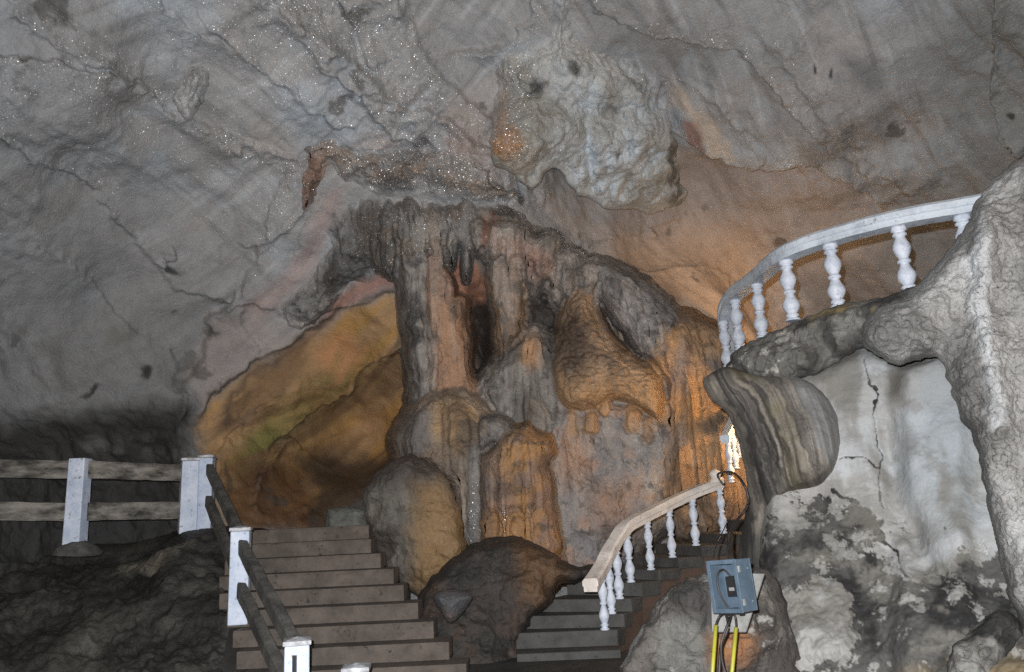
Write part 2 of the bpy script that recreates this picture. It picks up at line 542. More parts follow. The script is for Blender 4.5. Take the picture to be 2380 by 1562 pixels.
LEDGES = [  # bed edges in the vault: (line, step m, side that stands proud (+1 right of travel = below when going right), reach)
    ([(-300, 110), (-50, 128), (90, 138), (200, 164), (280, 178), (345, 215), (390, 270), (440, 280), (520, 298), (600, 320), (680, 345), (740, 335)], 0.16, 1, 120),
    ([(-300, 200), (0, 300), (70, 360), (150, 410), (230, 455), (300, 540), (370, 620), (400, 655), (470, 670), (530, 685), (600, 700), (690, 720)], 0.12, -1, 110),
    ([(400, 990), (415, 910), (470, 855), (487, 770), (500, 720), (560, 690)], 0.25, 1, 130),
    ([(440, 985), (480, 920), (560, 850), (620, 815), (680, 788), (720, 755), (780, 718), (860, 690), (960, 655)], 0.16, -1, 120),
    ([(600, 1050), (700, 962), (770, 905), (850, 850), (960, 790)], 0.22, -1, 120),
    ([(1340, -120), (1370, 0), (1420, 25), (1500, 60), (1600, 80), (1700, 105), (1760, 150), (1800, 190), (1860, 240), (1930, 310), (2000, 380), (2060, 450)], 0.14, -1, 120),
    ([(1540, 300), (1640, 320), (1720, 350), (1800, 362), (1870, 360), (1960, 400), (2010, 440), (2060, 520)], 0.32, -1, 140),
    ([(2360, -250), (2330, -50), (2318, 100), (2312, 200), (2335, 280), (2400, 350)], 0.55, -1, 200),
    ([(480, -150), (620, 10), (740, 70), (850, 150), (930, 230), (1020, 260), (1120, 340), (1240, 400)], 0.30, 1, 120),
    ([(700, -120), (800, 20), (840, 90), (870, 150)], 0.2, -1, 80),
    ([(1060, 130), (1140, 120), (1220, 60), (1250, -50)], 0.15, 1, 90),
    ([(0, 20), (80, 70), (160, 120), (260, 160), (340, 190)], 0.12, -1, 70),
    ([(1330, 570), (1420, 555), (1500, 535), (1600, 515)], 0.05, -1, 60),
    ([(1420, 645), (1500, 632), (1560, 628), (1640, 632), (1700, 640)], 0.06, 1, 60),
    ([(1780, 60), (1850, 160), (1920, 260), (2010, 350), (2100, 430)], 0.06, -1, 80),
    ([(560, -80), (700, 90), (820, 190), (900, 290), (980, 335)], 0.22, -1, 70),
    ([(880, -80), (960, 60), (1010, 150), (1080, 230), (1150, 290)], 0.18, 1, 80),
    ([(460, 40), (600, 150), (740, 240), (830, 295)], 0.14, -1, 80),
    ([(300, -60), (420, 60), (560, 120), (700, 210)], 0.10, 1, 90),
    ([(980, 170), (1060, 135), (1140, 115)], 0.12, 1, 60),
    ([(1560, 180), (1650, 215), (1740, 290), (1790, 345)], 0.12, 1, 70),
    ([(560, 690), (600, 580), (640, 450), (690, 350)], 0.12, 1, 70),
    ([(60, 560), (200, 640), (330, 780), (430, 860)], 0.05, 1, 120),
    ([(560, 560), (660, 520), (740, 450)], 0.08, -1, 60),
    ([(590, 1215), (600, 1120), (640, 1060), (680, 1010)], 0.15, 1, 50),
    ([(520, 1190), (510, 1100), (540, 1000), (600, 930), (690, 880)], 0.12, 1, 60),
]


SH = {}


def vault(x, y, key):
    """value of the vault (depth, colour, wetness) at that bearing"""
    u = (x - SH['x0']) / SH['stp']; v = (y - SH['y0']) / SH['stp']
    A = SH[key]
    i = np.clip(u.astype(int), 0, A.shape[1] - 2); j = np.clip(v.astype(int), 0, A.shape[0] - 2)
    fu = np.clip(u - i, 0, 1); fv = np.clip(v - j, 0, 1)
    if A.ndim == 3: fu = fu[..., None]; fv = fv[..., None]
    return (A[j, i] * (1 - fu) + A[j, i + 1] * fu) * (1 - fv) + (A[j + 1, i] * (1 - fu) + A[j + 1, i + 1] * fu) * fv


def build_shell():
    stp = 3.2
    xs = np.arange(-620, 3060, stp); ys = np.arange(-420, 1420, stp)
    x, y = np.meshgrid(xs, ys)
    dx, dz = slope(x, y)
    Y0 = 19.4 / (1.0 + np.clip(dz, -0.05, 2))
    X0 = dx * Y0
    Yb = Y0 - 0.035 * np.clip(np.abs(X0 - 1.0) - 1.0, 0, 20) ** 2
    # large bulges and recesses measured off the wall
    cp = [(-600, -400, 0), (3000, -400, 0), (-600, 1400, -1.5), (3000, 1400, -1), (0, 0, 0), (0, 900, -.6), (450, 500, .3), (450, 1000, -1.2), (0, 1100, -2.2), (200, 250, -.4),
          (700, 900, -.6), (850, 1000, -.2), (700, 1190, -3.4), (560, 1190, -3.6), (880, 1080, -1.8), (1000, 800, -1.6), (1100, 1000, -3.6), (1000, 300, .1), (1400, 0, 0), (1520, 560, 1.6), (1690, 650, 1.9), (1400, 800, -2.1),
          (1800, 250, .3), (1850, 480, 1.3), (2200, 250, .5), (2350, 600, 1.0), (1600, 1000, -3.5), (1700, 1200, -5.6), (1190, 1250, -6.5), (900, 560, -.4), (1200, 620, -.8), (620, 620, .2), (300, 1000, -1.4), (1400, 1250, -6.4), (2000, 700, 2.0), (1780, 880, 1.0), (1300, 420, .1), (1200, 800, -1.9), (1400, 1000, -3.6)]
    f = rbf([(a, b) for a, b, _ in cp], [c for _, _, c in cp])
    Yb = Yb + f(x, y)
    W = at(x, y, Yb)
    n = grid_normals(W)
    d = 0.42 * fbm(W, 0.35, 3, 1) + 0.075 * fbm(W, 1.1, 4, 5)
    # stretched folds that follow the bedding, down to the right on the right side, up to the right on the left
    q = np.stack([W[..., 0] * 0.5 + W[..., 2] * 0.55, W[..., 1] * 0.25, W[..., 2] * 1.1 - W[..., 0] * 0.8], -1)
    q2 = np.stack([W[..., 0] * 0.35 - W[..., 2] * 0.3, W[..., 1] * 0.25, W[..., 2] * 1.0 + W[..., 0] * 0.9], -1)
    sideR = sst(900, 1500, x)
    d += (1 - sideR) * 0.07 * ridge(q, 0.9, 3, 3) + sideR * 0.07 * ridge(q2, 0.9, 3, 6)
    d += 0.03 * fbm(W, 5.0, 3, 12) * sst(-0.2, 0.6, fbm(W, 0.7, 2, 30))
    wx, wy = warpxy(x, y, 13, 0.028, 2)
    crack = np.zeros(x.shape); ledglow = np.zeros(x.shape)
    # soft parallel folds sweeping down the right half of the roof
    fo = fbm(np.stack([(x - 0.75 * y) * 0.011, (x + y) * 0.0012, np.zeros_like(x)], -1), 1.0, 3, 300)
    d += 0.10 * fo * sst(1350, 1600, x)
    fo2 = fbm(np.stack([(x * 0.75 - y) * 0.010, (x + y) * 0.0015, np.zeros_like(x)], -1), 1.0, 4, 304)
    d += 0.12 * fo2 * (1 - sst(1150, 1350, x)) * (1 - sst(450, 700, y))
    for pts, h, sd, reach in LEDGES:
        dist, s, t = polydist(wx, wy, spline(pts, 3))
        end = sst(0, .07, t) * sst(0, .07, 1 - t)
        prof = np.where(s * sd > 0, np.exp(-dist / reach), np.exp(-(dist / 5.0) ** 2))
        d += h * prof * end * (0.75 + 0.4 * vn(W, 1.3, 9))
        d += 0.05 * ridge(W, 4.0, 3, 130) * np.exp(-dist / 16.0) * end
        cr = np.where(s * sd > 0, np.exp(-(dist / 2) ** 2), np.exp(-dist / 4.0)) * end * sst(-0.35, 0.45, vn(W, 2.2, 77))
        crack = np.maximum(crack, cr)
        ledglow = np.maximum(ledglow, np.where(s * sd > 0, np.exp(-dist / 22.0), 0) * end)
    # rubble band of the central ridge
    rb = pmask(wx, wy, [(560, -200), (900, -200), (980, 120), (1060, 260), (1240, 380), (1280, 470), (1180, 500), (1000, 450), (820, 400), (800, 320), (900, 280), (780, 160), (600, 20)], 40)
    d += rb * (0.22 * ridge(W, 1.6, 4, 21) + 0.06 * ridge(W, 5, 3, 25))
    rb2 = pmask(wx, wy, [(260, 180), (380, 230), (450, 280), (680, 350), (650, 380), (480, 330), (380, 300)], 15)
    d += rb2 * 0.07 * ridge(W, 4.5, 3, 27)
    for nx_, ny_, nr in ((390, 588, 16), (526, 676, 15), (375, 610, 10), (1520, 545, 14), (540, 330, 12), (330, 205, 14)):
        k_ = np.clip(1 - ((wx - nx_) ** 2 + (wy - ny_) ** 2) / nr ** 2, 0, 1)
        d += 0.13 * np.sqrt(k_)
    # the fluted flowstone wall that the columns grow out of
    fw = pmask(wx, wy, [(930, 560), (1100, 520), (1240, 540), (1420, 640), (1600, 760), (1700, 820), (1800, 1000), (1800, 1350), (1050, 1350), (1000, 1150), (960, 980), (940, 760)], 22)
    d += fw * (0.20 * ridge(W * np.array([1, 1, .12]), 2.2, 4, 61) + 0.08 * ridge(W, 3.0, 4, 64))
    d -= 1.3 * ell(wx, wy, 1108, 800, 34, 95, 0, .6)
    # shaggy dark lower wall on the left
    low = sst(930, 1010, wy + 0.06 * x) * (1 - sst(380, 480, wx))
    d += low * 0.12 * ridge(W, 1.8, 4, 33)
    W = W + n * d[..., None]
    # ---------------------------------------------------------------- colour
    g = fbm(W, 0.55, 4, 50)
    c = np.ones(x.shape + (3,)) * S(122, 121, 121)
    c = mixc(c, S(134, 139, 144), 0.8 * sst(0.1, 0.7, g))
    c = mixc(c, S(112, 108, 105), 0.7 * sst(0.1, 0.8, -g))
    g2 = fbm(W, 1.2, 4, 60)
    c = mixc(c, S(130, 124, 120), 0.5 * sst(0.1, 0.7, g2))
    st = fbm(np.where((sideR > .5)[..., None], q2, q) * np.array([0.35, 1, 3.0]), 2.6, 5, 66)
    c = mixc(c, S(98, 96, 95), 0.6 * sst(0.2, 0.75, st))
    c = mixc(c, S(146, 147, 148), 0.5 * sst(0.2, 0.75, -st))
    hair = np.abs(fbm(W * np.array([1, .6, 1]), 1.4, 4, 140))
    c = mixc(c, S(84, 82, 81), 0.5 * (1 - sst(0.0, 0.035, hair)) * sst(-.1, .3, fbm(W, .8, 2, 143)))
    # left wall: a little duller towards the foot, brown tint
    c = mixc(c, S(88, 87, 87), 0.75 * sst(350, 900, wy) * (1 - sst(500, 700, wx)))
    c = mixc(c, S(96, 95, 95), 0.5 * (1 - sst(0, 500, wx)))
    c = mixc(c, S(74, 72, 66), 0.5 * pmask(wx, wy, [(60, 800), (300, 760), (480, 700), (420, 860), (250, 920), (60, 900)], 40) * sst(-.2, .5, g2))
    # pink and ochre tints
    pink = S(140, 112, 104)
    c = mixc(c, pink, 0.42 * pmask(wx, wy, [(560, 700), (660, 640), (720, 540), (770, 440), (800, 440), (740, 600), (680, 680), (600, 740)], 25))
    c = mixc(c, S(130, 118, 113), 0.45 * pmask(wx, wy, [(440, 880), (500, 720), (620, 720), (700, 780), (620, 830), (500, 920), (440, 980)], 25))
    c = mixc(c, S(126, 108, 100), 0.5 * ell(wx, wy, 950, 280, 260, 80, 20, .6) * sst(-.4, .4, g2))
    c = mixc(c, S(118, 84, 72), 0.8 * pmask(wx, wy, [(700, 795), (780, 725), (880, 680), (1000, 640), (1000, 600), (880, 630), (780, 690)], 14))
    orange = pmask(wx, wy, [(445, 1000), (490, 930), (570, 860), (640, 820), (730, 765), (800, 720), (880, 700), (1010, 660), (1010, 1100), (900, 1090), (760, 1220), (530, 1230), (490, 1080)], 26)
    c = mixc(c, S(142, 116, 86), orange)
    bands = fbm(np.stack([(x * 0.62 + y * 0.78) * 0.022, (x - y) * 0.0022, np.zeros_like(x)], -1), 1.0, 3, 310)
    c = mixc(c, S(150, 116, 66), orange * 0.7 * sst(.05, .4, bands))
    c = mixc(c, S(92, 74, 56), orange * 0.6 * sst(.15, .45, -bands))
    c = mixc(c, S(128, 104, 70), orange * ell(wx, wy, 690, 1010, 200, 80, -48, .6))
    c = mixc(c, S(158, 118, 84), orange * ell(wx, wy, 790, 810, 60, 40, -25, .5))
    gr = orange * np.clip(line(wx, wy, [(560, 1080), (640, 990), (720, 920), (800, 850), (860, 790)], 42) * sst(-0.5, 0.5, g2 + 0.8 * st), 0, 1)
    c = mixc(c, S(112, 106, 66), 0.6 * gr * sst(-.35, .35, st))
    c = mixc(c, S(84, 90, 46), 0.6 * ell(wx, wy, 600, 1040, 28, 60, 25, .7) * sst(-.4, .3, st))
    c = mixc(c, S(84, 66, 52), orange * 0.6 * sst(.15, .6, fbm(q * np.array([0.5, 1, 2.2]), 1.5, 4, 160)))
    c = mixc(c, S(76, 56, 44), orange * 0.5 * sst(1020, 1110, wy))
    for pts, w_ in (([(515, 985), (540, 920), (580, 870), (640, 825), (700, 780)], 11), ([(440, 990), (480, 925), (540, 870), (600, 830)], 7), ([(860, 690), (930, 668)], 6), ([(720, 760), (800, 712)], 9), ([(640, 1030), (700, 975), (760, 915)], 6), ([(600, 1215), (612, 1130), (600, 1090)], 14), ([(530, 1200), (525, 1090)], 8)):
        c = mixc(c, S(56, 48, 46), 0.62 * line(wx, wy, pts, w_) * sst(-.9, .1, g2))
    c = mixc(c, S(46, 40, 35), 0.8 * pmask(wx, wy, [(690, 1060), (780, 1050), (880, 1060), (960, 1040), (1010, 1080), (1000, 1260), (720, 1260), (700, 1190), (740, 1140)], 18))  # shade in the alcove's lower right corner, painted into the rock colour
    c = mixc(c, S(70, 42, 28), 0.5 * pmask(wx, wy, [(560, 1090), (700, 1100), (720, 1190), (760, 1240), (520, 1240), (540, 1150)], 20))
    fc = mixc(mixc(full(x, S(112, 106, 101)), S(134, 112, 92), sst(-.1, .4, fbm(W * np.array([1, 1, .25]), 1.6, 4, 81))), S(88, 84, 82), sst(.0, .45, fbm(W * np.array([1, 1, .25]), 2.4, 4, 85)))
    c = c * (1 - fw[..., None]) + fc * fw[..., None]
    # inner recess behind the columns
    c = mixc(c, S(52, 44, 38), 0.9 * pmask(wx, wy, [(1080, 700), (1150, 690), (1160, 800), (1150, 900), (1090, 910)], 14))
    c = mixc(c, S(128, 88, 66), 0.8 * pmask(wx, wy, [(1020, 600), (1100, 610), (1140, 690), (1090, 720), (1040, 660)], 10))
    # pinkish bed under the right-hand ledge, golden lamp glow painted into its colour
    c = mixc(c, S(132, 122, 117), 0.6 * pmask(wx, wy, [(1240, 470), (1560, 370), (1640, 330), (1800, 370), (1960, 410), (2060, 510), (2050, 900), (1700, 900), (1400, 640)], 20))
    c = mixc(c, S(158, 128, 98), 0.55 * pmask(wx, wy, [(1420, 600), (1600, 540), (1760, 560), (1800, 660), (1780, 900), (1640, 840), (1480, 680)], 70))
    c = mixc(c, S(112, 76, 62), 0.75 * pmask(wx, wy, [(1590, 262), (1620, 255), (1650, 320), (1600, 312)], 6))
    c = mixc(c, S(150, 136, 122), 0.8 * pmask(wx, wy, [(1560, 200), (1640, 240), (1720, 340), (1660, 330), (1600, 250), (1550, 260)], 14))
    c = mixc(c, S(88, 86, 86), 0.55 * pmask(wx, wy, [(1850, 650), (2060, 560), (2250, 560), (2200, 760), (1900, 760)], 25))
    c = mixc(c, S(66, 68, 72), 0.55 * ell(wx, wy, 2010, 150, 60, 30, 10, .8) * sst(-.6, .6, g2))
    c = mixc(c, S(98, 96, 92), 0.6 * sst(2050, 2350, wx))
    # dark shaggy foot of the left wall
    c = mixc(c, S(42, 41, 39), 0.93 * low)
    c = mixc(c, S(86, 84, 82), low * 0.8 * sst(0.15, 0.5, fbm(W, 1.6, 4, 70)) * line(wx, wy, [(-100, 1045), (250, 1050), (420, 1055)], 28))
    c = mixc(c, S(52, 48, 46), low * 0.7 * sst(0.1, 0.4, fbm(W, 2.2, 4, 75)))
    c = mixc(c, S(80, 79, 78), 0.45 * crack)
    c = mixc(c, S(60, 57, 54), 0.7 * sst(0.5, 0.75, fbm(W, 2.6, 5, 90)) * sst(0, .5, fbm(W, 0.5, 2, 93)))
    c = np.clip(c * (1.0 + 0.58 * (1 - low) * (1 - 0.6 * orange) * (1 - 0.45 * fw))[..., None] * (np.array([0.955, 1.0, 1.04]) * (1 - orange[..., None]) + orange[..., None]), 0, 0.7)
    spots = [(903, 410, 22, 10, 30), (1200, 465, 8, 18, -20), (905, 487, 6, 5, 0), (2310, 118, 8, 10, 0), (1890, 145, 4, 12, -20), (1930, 150, 5, 9, -10), (2360, 245, 14, 6, 30), (330, 870, 12, 12, 0), (215, 910, 26, 6, -40), (395, 625, 22, 8, 40)]
    for (sx, sy, a_, b_, r_) in spots:
        c = mixc(c, S(32, 31, 31), 0.85 * ell(wx, wy, sx, sy, a_, b_, r_, .5))
    wet = 0.05 + 0.6 * rb + 0.6 * rb2 + 0.8 * ledglow * sst(600, 350, y * 1.0)
    wet = wet * (1 - sst(560, 760, y)) * (1 - 0.75 * sst(1650, 2150, x)) + 0.06
    wet += 0.5 * ell(wx, wy, 700, 60, 260, 140, 30, .8) + 0.35 * ell(wx, wy, 420, 330, 300, 130, 20, .8) + 0.35 * pmask(wx, wy, [(560, 680), (600, 560), (640, 440), (690, 350), (670, 480), (620, 600)], 15)
    wet *= 1 - 0.95 * low
    wet *= 1 - orange
    SH.update(x0=xs[0], y0=ys[0], stp=stp, Y=W[..., 1].copy(), c=c, wet=np.clip(wet, 0, 1))
    ny, nx = x.shape
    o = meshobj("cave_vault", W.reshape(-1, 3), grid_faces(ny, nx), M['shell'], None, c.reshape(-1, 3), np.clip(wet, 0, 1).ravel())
    tag(o, kind="structure")


build_shell()


# ------------------------------------------------------------------ free-standing and hanging rock bodies
def blob(name, outline, Y, T, R, paint, mat='form', relief=None, parent=None, step=2.6, jit=7.0, seed=0, back=0.6, rough=0.034, rs=3.0, tilt=(0, 0), nsm=8, grow=None, hang=None, gain=1.0):
    """a solid body of rock: outline at distance Y, front bulging T metres towards the room, back the same the other way"""
    poly = smooth_closed(outline, nsm, jit, seed)
    x0, y0 = poly.min(0) - step * 2; x1, y1 = poly.max(0) + step * 2
    xs = np.arange(x0, x1, step); ys = np.arange(y0, y1, step)
    x, y = np.meshgrid(xs, ys)
    s, nx_, ny_ = sdf(x, y, poly)
    use = s > -step * 0.75
    edge = use & (s <= 0.15 * step)
    x = np.where(edge, nx_, x); y = np.where(edge, ny_, y)
    s = np.where(edge, 0, s)
    sp = np.clip(s, 0, None)
    k = np.clip(sp / R, 0, 1)
    bul = np.sqrt(np.clip(1 - (1 - k) ** 2, 0, 1))
    cx, cy = poly.mean(0)
    Yc = Y + tilt[0] * (x - cx) / 100 + tilt[1] * (y - cy) / 100
    ramp = sst(0, min(R * 0.6, 25), sp)
    if grow is not None:          # grown out of the vault: rim flush with it, except where it hangs free
        Yv = vault(x, y, 'Y')
        h = sst(hang[0], hang[1], y) if hang else np.zeros(x.shape)
        bul = (1 - h) * sst(0, 1, k) + h * bul
        Yc = Yv + 0.06 - h * grow[0]
    base = at(x, y, Yc - T * bul)
    t = T * bul * (1 + 0.35 * fbm(base, 1.6, 2, seed + 60))
    if relief is not None:
        t = t + relief(x, y, base, sp) * ramp
    Wf = at(x, y, Yc - t)
    n = grid_normals(Wf)
    dd = (rough * fbm(Wf, rs, 4, seed + 3) + rough * 0.8 * ridge(Wf, rs * 2.2, 4, seed + 7)) * (0.25 + 0.75 * ramp)
    Wf = Wf + n * dd[..., None]
    Wb = at(x, y, Yc + back * bul + 0.01)
    c, wet = paint(x, y, Wf, sp)
    c = np.clip(c * gain, 0, 0.75)
    if grow is not None:
        e = (sst(0, grow[1], sp + 0.5 * grow[1] * fbm(Wf, 2.0, 3, seed + 30)) * (1 - h) + h)[..., None]
        c = vault(x, y, 'c') * (1 - e) + c * e
        wet = vault(x, y, 'wet') * (1 - e[..., 0]) + wet * e[..., 0]
    # indices
    idf = -np.ones(x.shape, int); idf[use] = np.arange(use.sum())
    inner = use & (s > 0)
    idb = idf.copy(); idb[inner] = use.sum() + np.arange(inner.sum())
    cell = use[:-1, :-1] & use[1:, :-1] & use[1:, 1:] & use[:-1, 1:]
    a = [idf[:-1, :-1][cell], idf[1:, :-1][cell], idf[1:, 1:][cell], idf[:-1, 1:][cell]]
    b = [idb[:-1, :-1][cell], idb[:-1, 1:][cell], idb[1:, 1:][cell], idb[1:, :-1][cell]]
    ff = np.stack(a, -1); fb = np.stack(b, -1)
    fb = fb[~(np.sort(ff, 1) == np.sort(fb, 1)).all(1)]
    V = np.vstack([Wf[use], Wb[inner]])
    cc = np.vstack([c[use], c[inner]])
    ww = np.concatenate([wet[use], wet[inner] * 0])
    Fc = np.vstack([ff, fb])
    used = np.unique(Fc)
    rm = -np.ones(len(V), int); rm[used] = np.arange(len(used))
    return meshobj(name, V[used], rm[Fc], M[mat], parent, cc[used], np.clip(ww[used], 0, 1))


def flutes(f=4.0, a=0.06, v=0.35, seed=0):
    def r(x, y, W, s):
        q = W * np.array([1, 1, v])
        return a * 1.3 * ridge(q, f, 3, seed) + a * 0.35 * ridge(q * np.array([1, 1, .6]), f * 3.2, 2, seed + 2) + a * 0.6 * vn(W, 1.2, seed + 5)
    return r


def mottled(c1, c2, c3=None, sc=1.5, seed=0, wetv=0.1, streak=0.3, extra=None):
    def p(x, y, W, s):
        g = fbm(W * np.array([1, 1, streak]), sc, 5, seed)
        c = full(x, S(*c1))
        c = mixc(c, S(*c2), sst(-0.1, 0.45, g))
        if c3 is not None:
            c = mixc(c, S(*c3), sst(0.0, 0.5, fbm(W, sc * 1.4, 4, seed + 11)))
        c = mixc(c, S(58, 54, 50), 0.6 * sst(0.35, 0.7, fbm(W, sc * 3, 4, seed + 21)))
        wet = np.full(x.shape, wetv)
        if extra is not None:
            c, wet = extra(x, y, W, s, c, wet)
        return c, wet
    return p


# the flowstone behind the stairs is one continuous mass: its bodies are laid out here, then fused
COMPS = []
YREF = 13.6


def comp(name, outline, Y, T, R, paint, mat='form', relief=None, parent=None, jit=7.0, seed=0, grow=None, hang=None, gain=1.0, rough=1.0, nsm=6, **kw):
    COMPS.append(dict(name=name, poly=smooth_closed(outline, nsm, jit, seed), Y=Y, T=T, R=R, paint=paint, mat=mat, relief=relief, parent=parent, seed=seed, grow=grow, hang=hang, gain=gain, rough=rough))
    return len(COMPS) - 1


def main_part(m):
    """largest connected patch of a boolean grid"""
    lab = np.where(m, np.arange(m.size).reshape(m.shape) + 1, 0)
    for _ in range(900):
        new = lab.copy()
        new[1:] = np.maximum(new[1:], lab[:-1]); new[:-1] = np.maximum(new[:-1], lab[1:])
        new[:, 1:] = np.maximum(new[:, 1:], lab[:, :-1]); new[:, :-1] = np.maximum(new[:, :-1], lab[:, 1:])
        new = np.where(m, new, 0)
        if (new == lab).all(): break
        lab = new
    v, c = np.unique(lab[m], return_counts=True)
    return m & (lab == v[c.argmax()]) if len(v) else m


def build_mass():
    stp = 2.3
    xs = np.arange(590, 1800, stp); ys = np.arange(290, 1360, stp)
    x, y = np.meshgrid(xs, ys)
    Yv = vault(x, y, 'Y')
    n = len(COMPS)
    Hb = YREF - Yv - 0.04
    kk = 0.055
    top = Hb.copy(); arg = -np.ones(x.shape, int)
    acc = np.exp(np.clip(Hb / kk, -200, 200)); store = []
    for ci, q in enumerate(COMPS):
        p0 = q['poly'].min(0) - 40; p1 = q['poly'].max(0) + 40
        i0, i1 = max(0, int((p0[0] - xs[0]) / stp)), min(len(xs), int((p1[0] - xs[0]) / stp) + 1)
        j0, j1 = max(0, int((p0[1] - ys[0]) / stp)), min(len(ys), int((p1[1] - ys[0]) / stp) + 1)
        sl = (slice(j0, j1), slice(i0, i1))
        X, Yy = x[sl], y[sl]
        sd = sdf(X, Yy, q['poly'])[0]
        sp = np.clip(sd, 0, None); k = np.clip(sp / q['R'], 0, 1)
        bul = np.sqrt(np.clip(1 - (1 - k) ** 2, 0, 1))
        Yc = np.full(X.shape, float(q['Y']))
        h = np.ones(X.shape)
        if q['grow'] is not None:
            h = sst(q['hang'][0], q['hang'][1], Yy) if q['hang'] else np.zeros(X.shape)
            bul = (1 - h) * sst(0, 1, k) + h * bul
            Yc = Yv[sl] + 0.06 - h * q['grow'][0]
        base = at(X, Yy, Yc - q['T'] * bul)
        t = q['T'] * bul * (1 + 0.35 * fbm(base, 1.6, 2, q['seed'] + 60))
        if q['relief'] is not None:
            t = t + q['relief'](X, Yy, base, sp) * sst(0, min(q['R'] * .6, 25), sp)
        so = np.clip(-sd, 0, 60)
        H = YREF - Yc + t - so * 0.012 - so * so * 0.004
        acc[sl] += np.exp(np.clip(H / kk, -200, 200))
        better = H > top[sl]
        tv = top[sl]; tv[better] = H[better]
        av = arg[sl]; av[better] = ci
        store.append((sl, H, h, sp))
    Hs = kk * np.log(acc)
    W = at(x, y, YREF - Hs)
    nrm = grid_normals(W)
    fl = -0.04 * ridge(W * np.array([1, 1, .10]), 4.2, 3, 201) - 0.009 * ridge(W * np.array([1, 1, .16]), 12.0, 2, 205)
    ru = 0.020 * fbm(W, 4.0, 4, 210, .6) + 0.014 * ridge(W, 9.0, 3, 214)
    rg = np.ones(x.shape)
    for ci, q in enumerate(COMPS):
        if q['rough'] != 1.0: rg[arg == ci] = q['rough']
    for _ in range(3):
        rg[1:-1, 1:-1] = (rg[:-2, 1:-1] + rg[2:, 1:-1] + rg[1:-1, :-2] + rg[1:-1, 2:]) / 4
    keep = sst(-0.02, 0.10, Hs - (YREF - Yv))
    W = W + nrm * ((fl * rg + ru) * keep)[..., None]
    # colour: bodies shade into one another over a few centimetres
    kc = 0.05
    wsum = np.exp(np.clip((Hb + 0.02 - Hs) / kc, -60, 0)); col = vault(x, y, 'c') * wsum[..., None]; wet = vault(x, y, 'wet') * wsum
    for (sl, H, h, sp), q in zip(store, COMPS):
        w = np.exp(np.clip((H - Hs[sl]) / kc, -60, 4))
        if w.max() < 1e-6: continue
        c, wt = q['paint'](x[sl], y[sl], W[sl], sp)
        c = np.clip(c * q['gain'], 0, 0.75)
        if q['grow'] is not None:
            e = sst(0, q['grow'][1], sp + 0.5 * q['grow'][1] * fbm(W[sl], 2.0, 3, q['seed'] + 30)) * (1 - h) + h
            c = vault(x[sl], y[sl], 'c') * (1 - e[..., None]) + c * e[..., None]
            wt = vault(x[sl], y[sl], 'wet') * (1 - e) + wt * e
        col[sl] += c * w[..., None]; wet[sl] += wt * w; wsum[sl] += w
    col /= wsum[..., None]; wet /= wsum
    # run-off streaks shared by the whole mass
    stv = fbm(W * np.array([1, 1, .08]), 3.2, 5, 220)
    ok = keep[..., None]
    col = col * (1 - ok) + ok * mixc(mixc(col, S(72, 69, 67), 0.45 * sst(.15, .6, stv)), S(160, 152, 144), 0.28 * sst(.2, .6, -stv))
    dk = fbm(W, 1.3, 4, 226)
    col = col * (1 - ok) + ok * mixc(col, S(64, 61, 59), 0.5 * sst(.25, .65, dk))
    nrm = grid_normals(W)
    vis = (Hs - (YREF - Yv)) > -0.035
    cell = vis[:-1, :-1] | vis[1:, :-1] | vis[1:, 1:] | vis[:-1, 1:]
    ca = arg[:-1, :-1]
    for sh in (arg[1:, :-1], arg[:-1, 1:], arg[1:, 1:]): ca = np.where(ca < 0, sh, ca)
    ca = np.where(cell, ca, -1)
    for ci in range(n):                       # every body keeps one connected patch; crumbs go to the neighbour they touch
        m = ca == ci
        if not m.any(): continue
        jj = np.where(m.any(1))[0]; ii = np.where(m.any(0))[0]
        b_ = (slice(jj[0], jj[-1] + 1), slice(ii[0], ii[-1] + 1))
        sub = ca[b_]; stray = m[b_] & ~main_part(m[b_])
        sub[stray] = -2
    for _ in range(60):
        hole = ca == -2
        if not hole.any(): break
        for dj, di in ((1, 0), (-1, 0), (0, 1), (0, -1)):
            nb = np.roll(ca, (dj, di), (0, 1))
            ca = np.where((ca == -2) & (nb >= 0), nb, ca)
    nx = x.shape[1]
    idx = np.arange(x.size).reshape(x.shape)
    quad = np.stack([idx[:-1, :-1], idx[1:, :-1], idx[1:, 1:], idx[:-1, 1:]], -1)
    Wf, cf, wf, nf = W.reshape(-1, 3), col.reshape(-1, 3), wet.ravel(), nrm.reshape(-1, 3)
    out = []
    for ci, q in enumerate(COMPS):
        fq = quad[ca == ci]
        if len(fq) < 6:
            out.append(None); continue
        used = np.unique(fq); rm = np.zeros(x.size, int); rm[used] = np.arange(len(used))
        o = meshobj(q['name'], Wf[used], rm[fq], M[q['mat']], q['parent'], cf[used], np.clip(wf[used], 0, 1))
        o.data.normals_split_custom_set_from_vertices(nf[used].astype(float).tolist())
        out.append(o)
    return out


